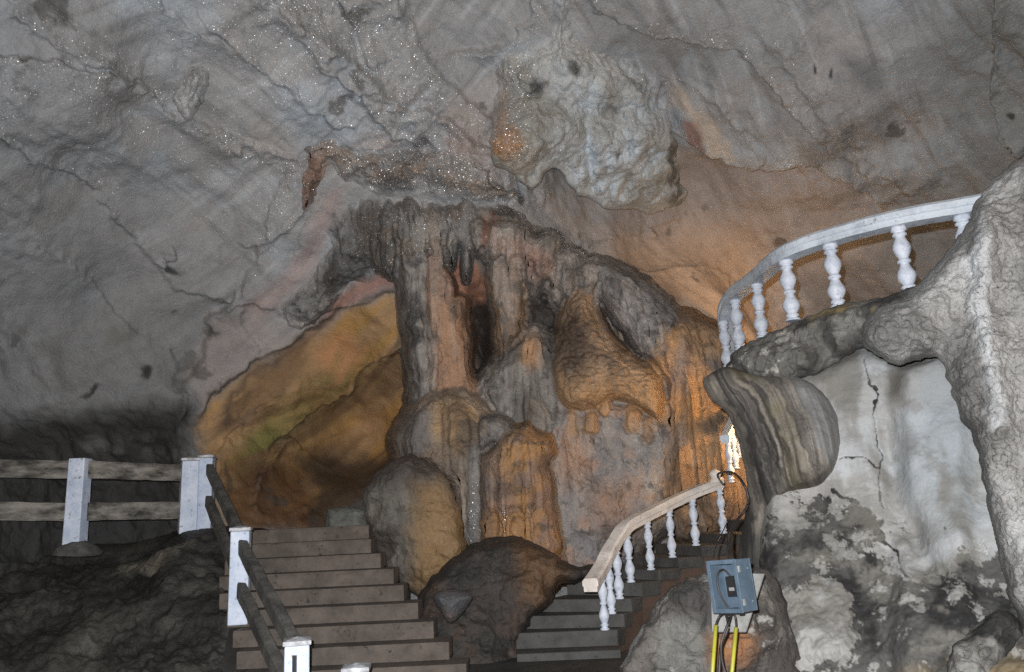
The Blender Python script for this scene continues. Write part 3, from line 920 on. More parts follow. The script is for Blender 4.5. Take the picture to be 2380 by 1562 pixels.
# --- big hanging boss in the middle of the vault
def p_boss(x, y, W, s):
    wx, wy = warpxy(x, y, 10, 0.03, 3)
    g = fbm(W, 1.6, 4, 3)
    c = full(x, S(146, 145, 143)); c = mixc(c, S(160, 163, 166), sst(0, .5, g)); c = mixc(c, S(122, 118, 112), sst(.1, .6, -g))
    c = mixc(c, S(160, 158, 154), 0.6 * ell(wx, wy, 1310, 120, 160, 80, 10, .6))
    c = mixc(c, S(124, 118, 108), 0.7 * pmask(wx, wy, [(1130, 120), (1230, 150), (1260, 300), (1230, 420), (1120, 380)], 15))
    c = mixc(c, S(140, 98, 60), 0.85 * ell(wx, wy, 1178, 335, 36, 36, 0, .5) + 0.5 * ell(wx, wy, 1165, 250, 20, 70, 0, .6))
    for e in ((1568, 440, 18, 40, 0), (1250, 210, 30, 14, -35), (1330, 158, 20, 12, 30), (1240, 200, 12, 16, 0), (1480, 190, 14, 18, -30), (1432, 365, 7, 16, 0), (1560, 370, 8, 50, 0)):
        c = mixc(c, S(50, 48, 46), 0.85 * ell(wx, wy, *e, .7) * sst(-.7, .2, fbm(W, 6, 3, 8)))
    fl = fbm(np.stack([W[..., 0] * 3 + W[..., 2] * .4, W[..., 1], W[..., 2] * .5], -1), 2.4, 3, 15)
    c = mixc(c, S(112, 108, 102), 0.6 * sst(.2, .6, fl) * ell(wx, wy, 1440, 320, 110, 150, 0, .4))
    wet = 0.15 + 0.9 * ell(wx, wy, 1190, 250, 60, 130, 0, .5) + 0.25 * ell(wx, wy, 1500, 180, 80, 40, 0, .5)
    return c, wet


def r_boss(x, y, W, s):
    w = worley(W, 3.0, 2)
    up = 1 - sst(190, 330, y)
    r = 0.11 * (0.6 - w) * (0.25 + 0.75 * up) + 0.05 * (0.6 - worley(W, 7.0, 5))
    q = np.stack([W[..., 0] + W[..., 2] * .15, W[..., 1], W[..., 2] * .25], -1)
    r = r - 0.13 * ridge(q, 2.6, 4, 9) * sst(1180, 1300, x) * sst(180, 260, y)
    r = r + 0.18 * vn(W, 0.9, 4) - 0.12 * line(x, y, [(1370, 200), (1365, 300), (1380, 440)], 14) + 0.15 * line(x, y, [(1490, 200), (1510, 290), (1470, 400)], 20)
    return r


hang = empty("hanging_boss", at(1370, 300, 12.2))
tag(hang, "large pale grey hanging rock boss with scalloped lower rim in the middle of the vault", "rock formation")
blob("boss", [(1140, 150), (1185, 100), (1250, 60), (1285, -80), (1340, -90), (1352, 60), (1420, 105), (1500, 150), (1558, 180), (1552, 260), (1568, 330), (1578, 400), (1592, 450), (1586, 474), (1548, 481), (1520, 497), (1500, 496), (1470, 484), (1420, 489), (1380, 470), (1345, 452), (1315, 425), (1300, 398), (1275, 396), (1232, 440), (1185, 402), (1140, 370), (1146, 250)],
     12.75, 0.5, 110, p_boss, 'form', r_boss, hang, seed=1, back=0.9, rough=0.04, rs=4, grow=(0.75, 80), hang=(210, 340), gain=np.array([1.36, 1.46, 1.54]))


def p_grey(b=1.0, wetv=0.25, seed=0):
    return mottled((112 * b, 110 * b, 108 * b), (136 * b, 136 * b, 136 * b), (104 * b, 92 * b, 84 * b), 1.8, seed, wetv)


# --- rubble shelf left of the boss, and the hanging curtain below it
shelf = comp("rubble_shelf", [(655, 345), (700, 325), (760, 300), (830, 320), (900, 335), (1000, 338), (1080, 350), (1150, 392), (1235, 438), (1250, 470), (1200, 485), (1100, 482), (1050, 472), (960, 456), (880, 470), (830, 440), (790, 430), (760, 400), (720, 380), (680, 370)],
     13.25, 0.34, 60, mottled((130, 128, 126), (156, 156, 156), (132, 118, 108), 2.2, 30, 0.9), 'spark', lambda x, y, W, s: 0.14 * ridge(W, 2.0, 4, 3) + 0.1 * vn(W, 1, 6), None, seed=4, jit=8, grow=(0.1, 40))

brown = comp("brown_stalactite", [(698, 352), (735, 340), (770, 356), (766, 400), (748, 450), (725, 505), (702, 522), (692, 490), (690, 420)], 12.75, 0.3, 34,
     mottled((112, 88, 76), (132, 112, 100), (96, 76, 66), 2.5, 33, 0.45, 0.15), 'form', flutes(5, 0.03, 0.1, 5), None, seed=5, grow=(0.1, 16), gain=1.2)


def x_curt(x, y, W, s, c, wet):
    wx, wy = warpxy(x, y, 8, 0.03, 1)
    c = mixc(c, S(84, 84, 84), 0.5 * sst(560, 640, wy))
    c = mixc(c, S(120, 106, 94), 0.6 * line(wx, wy, [(1000, 480), (1010, 620)], 18))
    return c, wet + 0.4 * ell(wx, wy, 990, 560, 30, 40, 0, .6)


curt = empty("stalactite_curtain", at(1000, 560, 13.0))
tag(curt, "grey fluted stalactite curtain with rounded tips above the columns", "stalactites")
GC = mottled((110, 109, 108), (128, 128, 126), (104, 96, 88), 2.2, 36, 0.3, 0.15, x_curt)
comp("drape", [(770, 470), (830, 445), (890, 455), (960, 452), (1060, 468), (1110, 490), (1105, 540), (1090, 560), (1060, 555), (1010, 560), (960, 560), (920, 570), (880, 600), (820, 600), (770, 560)], 13.1, 0.34, 100, GC, 'form', flutes(3.5, 0.12, 0.12, 2), curt, seed=6, grow=(0.35, 60), hang=(540, 610), gain=1.2)
for i in range(17):
    cx = 800 + i * 18.5 + rng.uniform(-8, 8); w = rng.uniform(11, 27); top = rng.uniform(490, 525)
    bot = float(np.interp(cx, [790, 860, 900, 940, 960, 1006, 1030, 1070, 1110], [580, 615, 640, 600, 604, 622, 575, 608, 560])) + rng.uniform(-22, 10)
    Yk = float(np.interp(cx, [790, 860, 950], [13.85, 13.5, 13.02])) + rng.uniform(-.08, .08)
    comp("stalactite", [(cx - w, top), (cx - 4, top - 30), (cx + w, top), (cx + w * .9, top + (bot - top) * .5), (cx + w * .5, bot - 16), (cx + 3, bot), (cx - w * .5, bot - 14), (cx - w * .95, top + (bot - top) * .5)], Yk, 0.18, w * .9, GC, 'form', flutes(5, 0.06, 0.12, 7 + i), curt, seed=10 + i, jit=6, gain=1.2)
for i in range(14):
    cx = rng.uniform(890, 1110); w = rng.uniform(5, 10); top = rng.uniform(560, 590); bot = top + rng.uniform(28, 75)
    comp("stalactite", [(cx - w, top), (cx, top - 20), (cx + w, top), (cx + w * .8, (top + bot) / 2), (cx + w * .3, bot - 5), (cx, bot), (cx - w * .3, bot - 5), (cx - w * .85, (top + bot) / 2)], 13.0 + rng.uniform(-.1, .15), 0.08, w * .9, GC, 'form', None, curt, seed=330 + i, jit=2, gain=1.2)

dk = comp("dark_rough_bulge", [(752, 500), (790, 470), (880, 480), (930, 560), (938, 640), (880, 655), (820, 680), (785, 735), (745, 775), (695, 785), (660, 765), (612, 730), (640, 690), (700, 655), (742, 590)],
     13.6, 0.3, 60, mottled((112, 113, 114), (124, 125, 127), (80, 80, 81), 2.6, 40, 0.15), 'form', lambda x, y, W, s: 0.12 * ridge(W, 2.4, 4, 8), None, seed=20, jit=10, grow=(0.1, 34), gain=1.1)


# --- cluster of stalactites right of the curtain
def x_cl(x, y, W, s, c, wet):
    wx, wy = warpxy(x, y, 8, 0.03, 4)
    c = mixc(c, S(106, 72, 58), 0.8 * pmask(wx, wy, [(1118, 500), (1150, 490), (1175, 520), (1150, 550), (1128, 575), (1118, 540)], 5))
    c = mixc(c, S(152, 148, 144), 0.7 * ell(wx, wy, 1170, 555, 28, 40, -20, .6))
    c = mixc(c, S(142, 114, 102), 0.6 * ell(wx, wy, 1200, 580, 60, 24, 20, .7) + 0.6 * ell(wx, wy, 1255, 620, 30, 30, 0, .7))
    wet = wet + 0.9 * line(wx, wy, [(1190, 460), (1260, 520), (1340, 570), (1420, 620)], 14)
    return c, wet


clus = empty("stalactite_cluster", at(1250, 560, 13.2))
tag(clus, "cluster of stubby pinkish grey stalactites under the slanting ridge", "stalactites")
claw = blob("fluted_claw", [(402, 235), (420, 190), (445, 145), (478, 155), (492, 185), (478, 225), (455, 262), (436, 278), (424, 268)], 12, 0.3, 34, mottled((136, 138, 140), (156, 158, 160), None, 3, 34, 0.5, 0.2), 'form', flutes(6, 0.06, 0.15, 5), None, seed=35, grow=(0.15, 14), hang=(200, 270), gain=1.3)
tag(claw, "short pale fluted claw of rock hanging from the upper left vault", "stalactite")
CL = mottled((112, 106, 102), (134, 126, 120), (98, 92, 88), 2.4, 44, 0.2, 0.3, x_cl)
comp("ridge", [(1085, 492), (1130, 470), (1200, 474), (1260, 515), (1330, 565), (1400, 606), (1480, 655), (1540, 698), (1620, 752), (1705, 800), (1640, 812), (1560, 790), (1500, 760), (1450, 700), (1400, 660), (1340, 630), (1280, 600), (1200, 590), (1140, 575), (1105, 545)], 13.1, 0.4, 40, CL, 'form', lambda x, y, W, s: 0.1 * ridge(W * np.array([1, 1, .4]), 3, 3, 12), clus, seed=31, jit=7, grow=(0.3, 14), hang=(560, 700), gain=1.2)
for i, (cx, top, bot, w, Yk) in enumerate([(1112, 520, 590, 20, 12.85), (1150, 530, 606, 26, 12.8), (1188, 530, 600, 24, 12.85), (1222, 550, 612, 22, 12.8), (1262, 560, 642, 32, 12.7), (1243, 620, 690, 26, 13.0), (1320, 600, 690, 30, 12.9), (1295, 640, 720, 24, 13.1), (1365, 620, 690, 26, 12.8)]):
    comp("stalactite", [(cx - w, top), (cx, top - 15), (cx + w, top), (cx + w * .95, top + (bot - top) * .5), (cx + w * .5, bot - 9), (cx, bot), (cx - w * .5, bot - 9), (cx - w * .95, top + (bot - top) * .5)], Yk, 0.22, w * .9, CL, 'form', flutes(6, 0.05, 0.3, 17 + i), clus, seed=40 + i, jit=7, gain=1.2)

for i in range(18):
    cx = rng.uniform(1100, 1430); w = rng.uniform(5, 12); top = float(np.interp(cx, [1100, 1250, 1440], [565, 590, 680])) + rng.uniform(-25, 15); bot = top + rng.uniform(30, 80)
    comp("stalactite", [(cx - w, top), (cx, top - 20), (cx + w, top), (cx + w * .8, (top + bot) / 2), (cx + w * .35, bot - 5), (cx, bot), (cx - w * .35, bot - 5), (cx - w * .85, (top + bot) / 2)], 12.8 + rng.uniform(-.1, .2), 0.09, w * .9, CL, 'form', None, clus, seed=360 + i, jit=2, gain=1.25)

# --- columns
colA = empty("left_limestone_column", at(1010, 950, 13.2))
tag(colA, "tall grey and orange limestone column standing left of the dark recess", "column")
comp("grey_shaft", [(922, 605), (960, 590), (1008, 600), (1008, 700), (1014, 800), (1014, 930), (990, 955), (966, 958), (955, 900), (946, 800), (934, 700)], 13.25, 0.4, 44, mottled((102, 100, 98), (124, 121, 118), (80, 80, 80), 2.2, 50, 0.05, 0.2), 'form', flutes(3.2, 0.09, 0.1, 8), colA, seed=51, gain=1.25)
comp("orange_shaft", [(980, 612), (1018, 612), (1046, 668), (1052, 690), (1064, 684), (1082, 700), (1086, 800), (1090, 870), (1112, 905), (1090, 950), (1040, 965), (1008, 960), (1004, 850), (988, 740)], 13.2, 0.36, 40, mottled((138, 110, 90), (148, 120, 98), (112, 94, 82), 2.0, 52, 0.02, 0.2), 'form', flutes(3.6, 0.10, 0.08, 11), colA, seed=53, gain=1.25)
comp("red_finger", [(992, 604), (1015, 596), (1040, 640), (1052, 680), (1040, 712), (1012, 715), (995, 680)], 12.9, 0.2, 26, mottled((132, 98, 84), (124, 104, 94), None, 3, 54, 0.02), 'form', flutes(5, 0.05, 0.1, 13), colA, seed=55, gain=1.25)

colB = comp("hanging_column", [(1138, 595), (1180, 585), (1216, 600), (1222, 700), (1216, 785), (1196, 802), (1182, 860), (1162, 830), (1150, 740), (1136, 660)], 13.25, 0.38, 40, mottled((126, 114, 106), (140, 118, 98), (104, 98, 94), 2.2, 56, 0.03, 0.15), 'form', flutes(3.4, 0.10, 0.08, 15), None, seed=57, gain=1.25)

ball = comp("round_dark_boulder", [(1222, 735), (1230, 705), (1258, 695), (1290, 710), (1300, 745), (1280, 770), (1240, 768)], 13.5, 0.35, 40, mottled((64, 60, 58), (78, 74, 72), None, 3, 58, 0.02), 'form', None, None, seed=59)


def x_cone(x, y, W, s, c, wet):
    wx, wy = warpxy(x, y, 6, 0.04, 4)
    c = mixc(c, S(160, 124, 92), 0.8 * ell(wx, wy, 1232, 815, 26, 40, 0, .6))
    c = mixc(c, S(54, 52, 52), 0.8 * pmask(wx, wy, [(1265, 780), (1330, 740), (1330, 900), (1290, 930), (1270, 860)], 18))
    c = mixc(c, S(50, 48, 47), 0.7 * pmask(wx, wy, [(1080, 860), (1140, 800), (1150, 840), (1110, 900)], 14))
    return c, wet


colC = comp("grey_cone_column", [(1130, 860), (1170, 815), (1205, 785), (1235, 762), (1270, 765), (1300, 790), (1325, 860), (1330, 940), (1340, 1030), (1260, 1060), (1180, 1020), (1130, 960), (1105, 905)], 13.25, 0.5, 70, mottled((120, 116, 112), (138, 134, 132), (100, 98, 96), 2, 60, 0.03, 0.2, x_cone), 'form', flutes(3, 0.11, 0.12, 18), None, seed=61, gain=1.25)


# --- scalloped orange mound
def r_scal(x, y, W, s):
    q = W * np.array([1.0, 1.0, 1.9]) + 0.08 * np.stack([fbm(W, 3, 2, 5), fbm(W, 3, 2, 6), fbm(W, 3, 2, 7)], -1)
    w = worley(q, 8.0, 3)
    lowp = sst(880, 950, y)
    return 0.11 * (0.5 - w) * (1 - lowp) + lowp * 0.06 * ridge(W * np.array([1, 1, .2]), 6, 2, 4) + 0.18 * vn(W, 1.1, 8) + 0.2 * sst(720, 930, y) - 0.08 * line(x, y, [(1310, 738), (1350, 745), (1400, 742)], 7)


def x_mound(x, y, W, s, c, wet):
    wx, wy = warpxy(x, y, 14, 0.03, 4)
    c = mixc(c, S(70, 60, 54), 0.85 * ell(wx, wy, 1325, 800, 55, 80, 15, .6))
    c = mixc(c, S(162, 128, 92), 0.7 * sst(840, 930, wy))
    return c, wet


mound = empty("orange_flowstone_mound", at(1420, 1000, 12.9))
tag(mound, "bell shaped scalloped orange flowstone mound lit from the right", "flowstone")
MO = mottled((146, 124, 102), (158, 134, 110), (122, 102, 86), 2, 64, 0.0, 0.8, x_mound)
comp("mound_body", [(1298, 760), (1310, 710), (1330, 676), (1352, 664), (1382, 680), (1394, 735), (1420, 785), (1470, 828), (1528, 858), (1548, 920), (1546, 975), (1528, 992), (1494, 966), (1455, 944), (1420, 938), (1390, 962), (1350, 964), (1308, 952), (1286, 910), (1276, 850)], 13.0, 0.5, 85, MO, 'form', r_scal, mound, seed=65, jit=3, rough=0.25)
for i, (cx, cy, rx, ry) in enumerate([(1333, 985, 22, 34), (1372, 985, 20, 30), (1404, 945, 16, 26), (1468, 978, 26, 34), (1506, 1000, 20, 30)]):
    comp("drip_bulb", [(cx - rx, cy), (cx - rx * .7, cy - ry * .8), (cx, cy - ry), (cx + rx * .7, cy - ry * .8), (cx + rx, cy), (cx + rx * .7, cy + ry * .75), (cx, cy + ry), (cx - rx * .7, cy + ry * .75)], 12.75, 0.15, rx, MO, 'form', flutes(6, .04, .4, i), mound, seed=70 + i, jit=6, rough=0.3)

CW = mottled((116, 113, 113), (134, 128, 124), (134, 116, 106), 2.6, 78, 0.03, 0.45, lambda x, y, W, s, c, w: (mixc(c, S(146, 110, 84), 0.6 * ell(x, y, 1330, 1075, 40, 55, 10, .8) + 0.5 * ell(x, y, 1420, 1180, 50, 60, 0, .8)), w))
curd = comp("curdled_flowstone_wall", [(1272, 1000), (1310, 950), (1400, 930), (1480, 950), (1560, 1000), (1565, 1100), (1560, 1220), (1500, 1280), (1420, 1330), (1300, 1330), (1286, 1210), (1270, 1100)], 12.95, 0.3, 60, CW, 'form', lambda x, y, W, s: 0.11 * ridge(W * np.array([1, 1, .7]), 2.6, 4, 8) + 0.05 * (0.5 - worley(W, 6, 4)), None, seed=79, rough=0.6, gain=1.25)

grs = comp("grey_hanging_lobe", [(1388, 612), (1440, 632), (1490, 660), (1550, 705), (1575, 750), (1560, 810), (1520, 835), (1480, 812), (1445, 765), (1405, 705)], 12.9, 0.45, 55, mottled((116, 114, 114), (136, 132, 132), (96, 94, 94), 2, 80, 0.05, 0.3), 'form', flutes(3, 0.1, 0.3, 21), None, seed=81, gain=1.25)


def x_drp(x, y, W, s, c, wet):
    wx, wy = warpxy(x, y, 10, 0.03, 4)
    c = mixc(c, S(88, 88, 92), 0.75 * ell(wx, wy, 1585, 860, 28, 60, 0, .6) + 0.7 * ell(wx, wy, 1660, 860, 36, 30, 0, .6))
    c = mixc(c, S(150, 110, 66), 0.6 * ell(wx, wy, 1620, 940, 40, 80, 0, .7))
    c = mixc(c, S(96, 74, 54), 0.5 * sst(1050, 1120, wy))
    return c, wet


drp = comp("brown_drapery_column", [(1500, 790), (1545, 740), (1600, 740), (1650, 765), (1705, 800), (1740, 880), (1750, 960), (1760, 1060), (1760, 1200), (1640, 1260), (1560, 1240), (1520, 1190), (1526, 1080), (1538, 980), (1540, 900), (1512, 850)], 13.1, 0.5, 70, mottled((130, 104, 80), (146, 116, 86), (108, 92, 80), 2.2, 84, 0.05, 0.25, x_drp), 'form', flutes(2.8, 0.12, 0.14, 24), None, seed=85, rough=1.0, gain=1.25)


# --- lower mass in front of the columns
def x_mass(x, y, W, s, c, wet):
    wx, wy = warpxy(x, y, 7, 0.03, 4)
    c = mixc(c, S(110, 110, 110), 0.8 * line(wx, wy, [(1105, 1030), (1100, 1150), (1092, 1300)], 20))
    c = mixc(c, S(136, 110, 78), 0.75 * pmask(wx, wy, [(1010, 930), (1110, 940), (1130, 1010), (1060, 1060), (1000, 1000)], 20))
    c = mixc(c, S(84, 84, 86), 0.7 * pmask(wx, wy, [(930, 960), (990, 940), (1000, 1040), (960, 1070), (930, 1060)], 14))
    c = mixc(c, S(70, 62, 56), 0.5 * sst(1060, 1100, wy) * (1 - sst(1040, 1070, wx)))
    wet = wet + 1.0 * line(wx, wy, [(1104, 1130), (1098, 1200), (1094, 1270)], 12)
    return c, wet


mass = comp("draped_column_base", [(938, 1070), (930, 1010), (955, 958), (995, 922), (1075, 905), (1120, 930), (1160, 975), (1210, 1000), (1285, 1040), (1288, 1090), (1285, 1160), (1310, 1300), (1280, 1340), (1100, 1340), (1060, 1270), (1050, 1150), (1000, 1100)], 12.7, 0.5, 70, mottled((116, 104, 94), (130, 118, 106), (104, 92, 80), 2, 88, 0.05, 0.2, x_mass), 'form', flutes(2.6, 0.13, 0.1, 27), None, seed=89, gain=1.25)


def x_dr2(x, y, W, s, c, wet):
    wx, wy = warpxy(x, y, 6, 0.03, 4)
    c = mixc(c, S(100, 92, 88), 0.6 * pmask(wx, wy, [(1110, 1030), (1170, 1020), (1160, 1130), (1120, 1200)], 15))
    wet = wet + 0.9 * line(wx, wy, [(1180, 1100), (1172, 1180), (1178, 1250)], 5)
    return c, wet


dr2 = comp("ochre_drapery", [(1115, 1070), (1135, 1045), (1170, 1003), (1212, 990), (1262, 1010), (1286, 1036), (1278, 1090), (1288, 1180), (1302, 1290), (1290, 1320), (1130, 1320), (1116, 1220)], 12.15, 0.4, 50, mottled((136, 104, 72), (148, 116, 82), (120, 98, 84), 2.2, 92, 0.05, 0.12, x_dr2), 'form', flutes(3.2, 0.10, 0.08, 30), None, seed=93, gain=1.25)
hood = comp("grey_hood_rock", [(1112, 985), (1130, 968), (1160, 972), (1190, 995), (1168, 1022), (1145, 1040), (1118, 1040)], 12.1, 0.25, 32, mottled((124, 120, 118), (140, 124, 108), None, 3, 94, 0.05), 'form', None, None, seed=95, gain=1.25)


FUSED = build_mass()
for i_, lab_, cat_ in (
    (shelf, "glittering broken grey rock shelf left of the hanging boss", "rock shelf"),
    (brown, "short reddish brown fluted stalactite under the vault, left of the curtain", "stalactite"),
    (dk, "dark grey pitted rock bulge above the orange slope", "rock"),
    (colB, "pinkish grey hanging column tapering to a point over the dark recess", "stalactite"),
    (ball, "small round dark boulder wedged high between the columns", "boulder"),
    (colC, "grey fluted cone of flowstone between the left column and the orange mound", "column"),
    (curd, "crinkled grey and pink flowstone wall below the orange mound", "flowstone"),
    (grs, "smooth grey hanging lobe just right of the orange mound top", "stalactite"),
    (drp, "tall brown fluted drapery column beside the curving stair wall", "flowstone"),
    (mass, "greyish brown draped base of the left column with a wet glistening streak", "flowstone"),
    (dr2, "ochre brown drapery with hooded top right of the wet streak", "flowstone"),
    (hood, "smooth grey hooded knob above the ochre drapery", "rock"),
):
    if FUSED[i_] is not None: tag(FUSED[i_], lab_, cat_)


# --- boulders in front
def x_bld(x, y, W, s, c, wet):
    wx, wy = warpxy(x, y, 8, 0.03, 4)
    c = mixc(c, S(126, 100, 68), 0.8 * pmask(wx, wy, [(970, 1130), (1030, 1110), (1090, 1200), (1085, 1320), (1020, 1390), (960, 1380), (955, 1230)], 34))
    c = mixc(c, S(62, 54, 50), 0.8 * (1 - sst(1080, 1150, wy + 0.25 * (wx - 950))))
    return c, wet


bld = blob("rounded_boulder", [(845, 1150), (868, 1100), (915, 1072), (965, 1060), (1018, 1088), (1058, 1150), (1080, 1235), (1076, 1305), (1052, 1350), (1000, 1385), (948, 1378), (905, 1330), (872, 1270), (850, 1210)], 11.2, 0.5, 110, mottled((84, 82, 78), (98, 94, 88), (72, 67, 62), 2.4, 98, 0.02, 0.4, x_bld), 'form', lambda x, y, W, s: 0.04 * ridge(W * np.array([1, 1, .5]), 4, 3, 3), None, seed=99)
tag(bld, "big rounded boulder, grey on the left and ochre on the right, beside the left staircase", "boulder")


def x_fb(x, y, W, s, c, wet):
    wx, wy = warpxy(x, y, 12, 0.03, 4)
    c = mixc(c, S(92, 68, 46), 0.7 * pmask(wx, wy, [(1200, 1270), (1290, 1290), (1320, 1330), (1270, 1400), (1210, 1400)], 25))
    c = mixc(c, S(40, 38, 38), 0.8 * pmask(wx, wy, [(1000, 1340), (1100, 1270), (1130, 1330), (1060, 1380)], 20))
    return c, wet + 0.4 * line(wx, wy, [(1240, 1310), (1245, 1370)], 10)


fb = blob("dark_stair_boulder", [(1000, 1345), (1040, 1308), (1085, 1270), (1140, 1252), (1220, 1252), (1285, 1288), (1320, 1312), (1396, 1316), (1384, 1338), (1300, 1362), (1285, 1400), (1240, 1440), (1212, 1510), (1205, 1640), (940, 1640), (940, 1480), (970, 1390)], 10.3, 0.5, 130, mottled((44, 42, 40), (58, 53, 50), (60, 50, 44), 2.2, 102, 0.12, 0.6, x_fb), 'dark', lambda x, y, W, s: 0.08 * ridge(W, 2.2, 4, 5) + 0.25 * vn(W, 1.2, 3), None, seed=103, tilt=(0, -0.25), rough=0.04)
tag(fb, "dark brown wet boulder between the two staircases", "boulder")
ab = blob("angular_grey_stone", [(1006, 1392), (1030, 1372), (1078, 1374), (1098, 1392), (1062, 1440), (1040, 1446)], 9.4, 0.25, 40, mottled((70, 70, 72), (92, 80, 76), None, 3, 106, 0.02), 'dark', None, None, seed=107, nsm=3, jit=1)
tag(ab, "small angular grey stone at the end of the left stair treads", "stone")
ls = blob("low_grey_block", [(760, 1190), (770, 1181), (840, 1181), (852, 1200), (850, 1235), (762, 1235)], 11.6, 0.2, 20, mottled((86, 88, 84), (98, 98, 94), None, 3, 108, 0.0), 'dark', None, None, seed=109, nsm=3, jit=1)
tag(ls, "low pale block at the head of the left staircase", "stone")


# ------------------------------------------------------------------ rising dark ledge under the left fence
def build_ledge():
    stp = 3.4
    xs = np.arange(-420, 600, stp); ys = np.arange(1180, 1790, stp)
    x, y = np.meshgrid(xs, ys)
    top = np.interp(x, [-420, 0, 130, 200, 300, 410, 490, 530, 640], [1315, 1288, 1278, 1266, 1262, 1236, 1226, 1236, 1240])
    v = np.clip((y - top) / (1790 - top), -0.2, 1)
    Yd = np.where(v < 0, 11.9, 11.9 - 4.3 * np.clip(v, 0, 1) ** 0.62)
    yy = np.maximum(y, top)
    W = at(x, yy, Yd)
    W[..., 1] += np.clip(top - y, 0, None) * 0.02      # runs back, level, behind the fence
    n = grid_normals(W)
    n[..., 2] = np.abs(n[..., 2])
    bank = sst(0, 40, yy - top)
    rim = sst(640, 540, x + 0 * y)
    d = (0.20 * fbm(W, 1.3, 5, 4, .6) + 0.05 * fbm(W, 4.0, 4, 9, .65) + 0.02 * fbm(W, 11.0, 3, 14)) * (0.3 + 0.7 * bank) * (0.3 + 0.7 * rim)
    W = W + n * d[..., None]
    wx, wy = warpxy(x, y, 14, 0.02, 6)
    g = fbm(W, 1.5, 5, 7)
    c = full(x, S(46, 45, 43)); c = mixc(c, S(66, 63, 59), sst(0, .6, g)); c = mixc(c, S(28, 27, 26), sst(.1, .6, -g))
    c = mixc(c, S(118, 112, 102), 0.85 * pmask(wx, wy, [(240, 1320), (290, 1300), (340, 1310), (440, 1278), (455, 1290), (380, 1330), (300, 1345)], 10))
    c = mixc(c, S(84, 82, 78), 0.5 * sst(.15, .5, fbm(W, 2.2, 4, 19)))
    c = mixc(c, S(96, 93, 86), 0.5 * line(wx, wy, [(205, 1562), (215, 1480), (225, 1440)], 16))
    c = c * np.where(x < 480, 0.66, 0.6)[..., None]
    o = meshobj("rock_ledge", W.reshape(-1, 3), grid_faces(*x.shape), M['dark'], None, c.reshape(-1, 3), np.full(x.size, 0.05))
    tag(o, kind="structure")


build_ledge()

# floor of the cave, running out to the mouth behind the viewer
box("cave_floor", -45, 45, -70, 24, -0.6, 0.0, M['floor'], None, 0)["kind"] = "structure"


# ------------------------------------------------------------------ left staircase
def wx_at(px, py, Y):
    return float(at(px, py, Y)[0])


def worn(name, ends, yb, z0, z1, mat, parent, seed):
    """a step cast in place: straight riser, nosing rubbed and chipped along its length"""
    (xa, ya), (xb, yb_) = ends
    n = 40; V = []
    t = np.linspace(0, 1, n + 1)
    P = np.stack([xa + (xb - xa) * t, ya + (yb_ - ya) * t, np.full(n + 1, z1)], -1)
    chip = np.clip(fbm(P, 6.0, 3, seed + 2) - 0.25, 0, 1) * 0.03 + 0.008
    wav = 0.008 * fbm(P, 3.0, 3, seed + 31)
    sec = 6
    for i in range(n + 1):
        X, Yf = P[i, 0], P[i, 1] + wav[i]
        V += [(X, Yf, z0), (X, Yf - .006, z1 - .018 - chip[i]), (X, Yf + chip[i] * .9, z1 - wav[i] * .3), (X, Yf + .1, z1), (X, yb, z1), (X, yb, z0)]
    Fc = []
    for i in range(n):
        for k in range(sec):
            Fc.append((i * sec + k, (i + 1) * sec + k, (i + 1) * sec + (k + 1) % sec, i * sec + (k + 1) % sec))
    Fc += [tuple(reversed(range(sec)))[::-1], tuple(range(n * sec, n * sec + sec))[::-1]]
    return rawmesh(name, V, Fc, mat, parent)


ST_Y, ST_Z, RUN, RISE = 10.7, 1.56, 0.285, 0.172
stair = empty("left_staircase", (-2.5, 8.0, 0.0))
tag(stair, "broad brown concrete staircase climbing away at the left centre", "staircase")
rights = [857, 862, 884, 915, 938, 972, 1007, 1043, 1083, 1123, 1163]
lefts = [560, 556, 524, 510, 512, 528, 543, 552, 560, 566, 572]
for k in range(9 + 1):
    Yk, zk = ST_Y - RUN * k, ST_Z - RISE * k
    yp = 1225 + 37 * k
    xl, xr = wx_at(lefts[k], yp, Yk), wx_at(rights[k], yp, Yk)
    w = 0.012 * math.sin(k * 2.7)
    v, f = hexa([(xl, Yk + w, zk - RISE + 0.002), (xr, Yk - w, zk - RISE + 0.002), (xr, Yk + RUN + .12, zk - RISE + 0.002), (xl, Yk + RUN + .12, zk - RISE + 0.002)],
                [(xl, Yk - 0.012 + w, zk), (xr, Yk - 0.012 - w, zk), (xr, Yk + RUN + .12, zk), (xl, Yk + RUN + .12, zk)])
    if k == 0:
        v = [(a, b + (1.2 if i in (2, 3, 6, 7) else 0), c_) for i, (a, b, c_) in enumerate(v)]
    y1_ = Yk + RUN + (1.3 if k == 0 else .12)
    worn("step", [(xl, Yk + w), (xr, Yk - w)], y1_, zk - RISE + .002, zk, M['step'], stair, k)
# mass under the steps
sx0, sx1 = wx_at(560, 1500, 8.5) + 0.12, wx_at(857, 1225, 10.7) - 0.05
pv = [(sx0 - .35, 8.4, -.1), (sx1 + .4, 8.4, -.1), (sx1 + .1, 11.9, -.1), (sx0 - .85, 11.9, -.1)]
pt_ = [(sx0 - .35, 8.4, -.06), (sx1 + .4, 8.4, -.06), (sx1 + .1, 10.75, 1.22), (sx0 - .85, 10.75, 1.22)]
v, f = hexa(pv, pt_)
rawmesh("stair_base", v, f, M['floor'], stair)


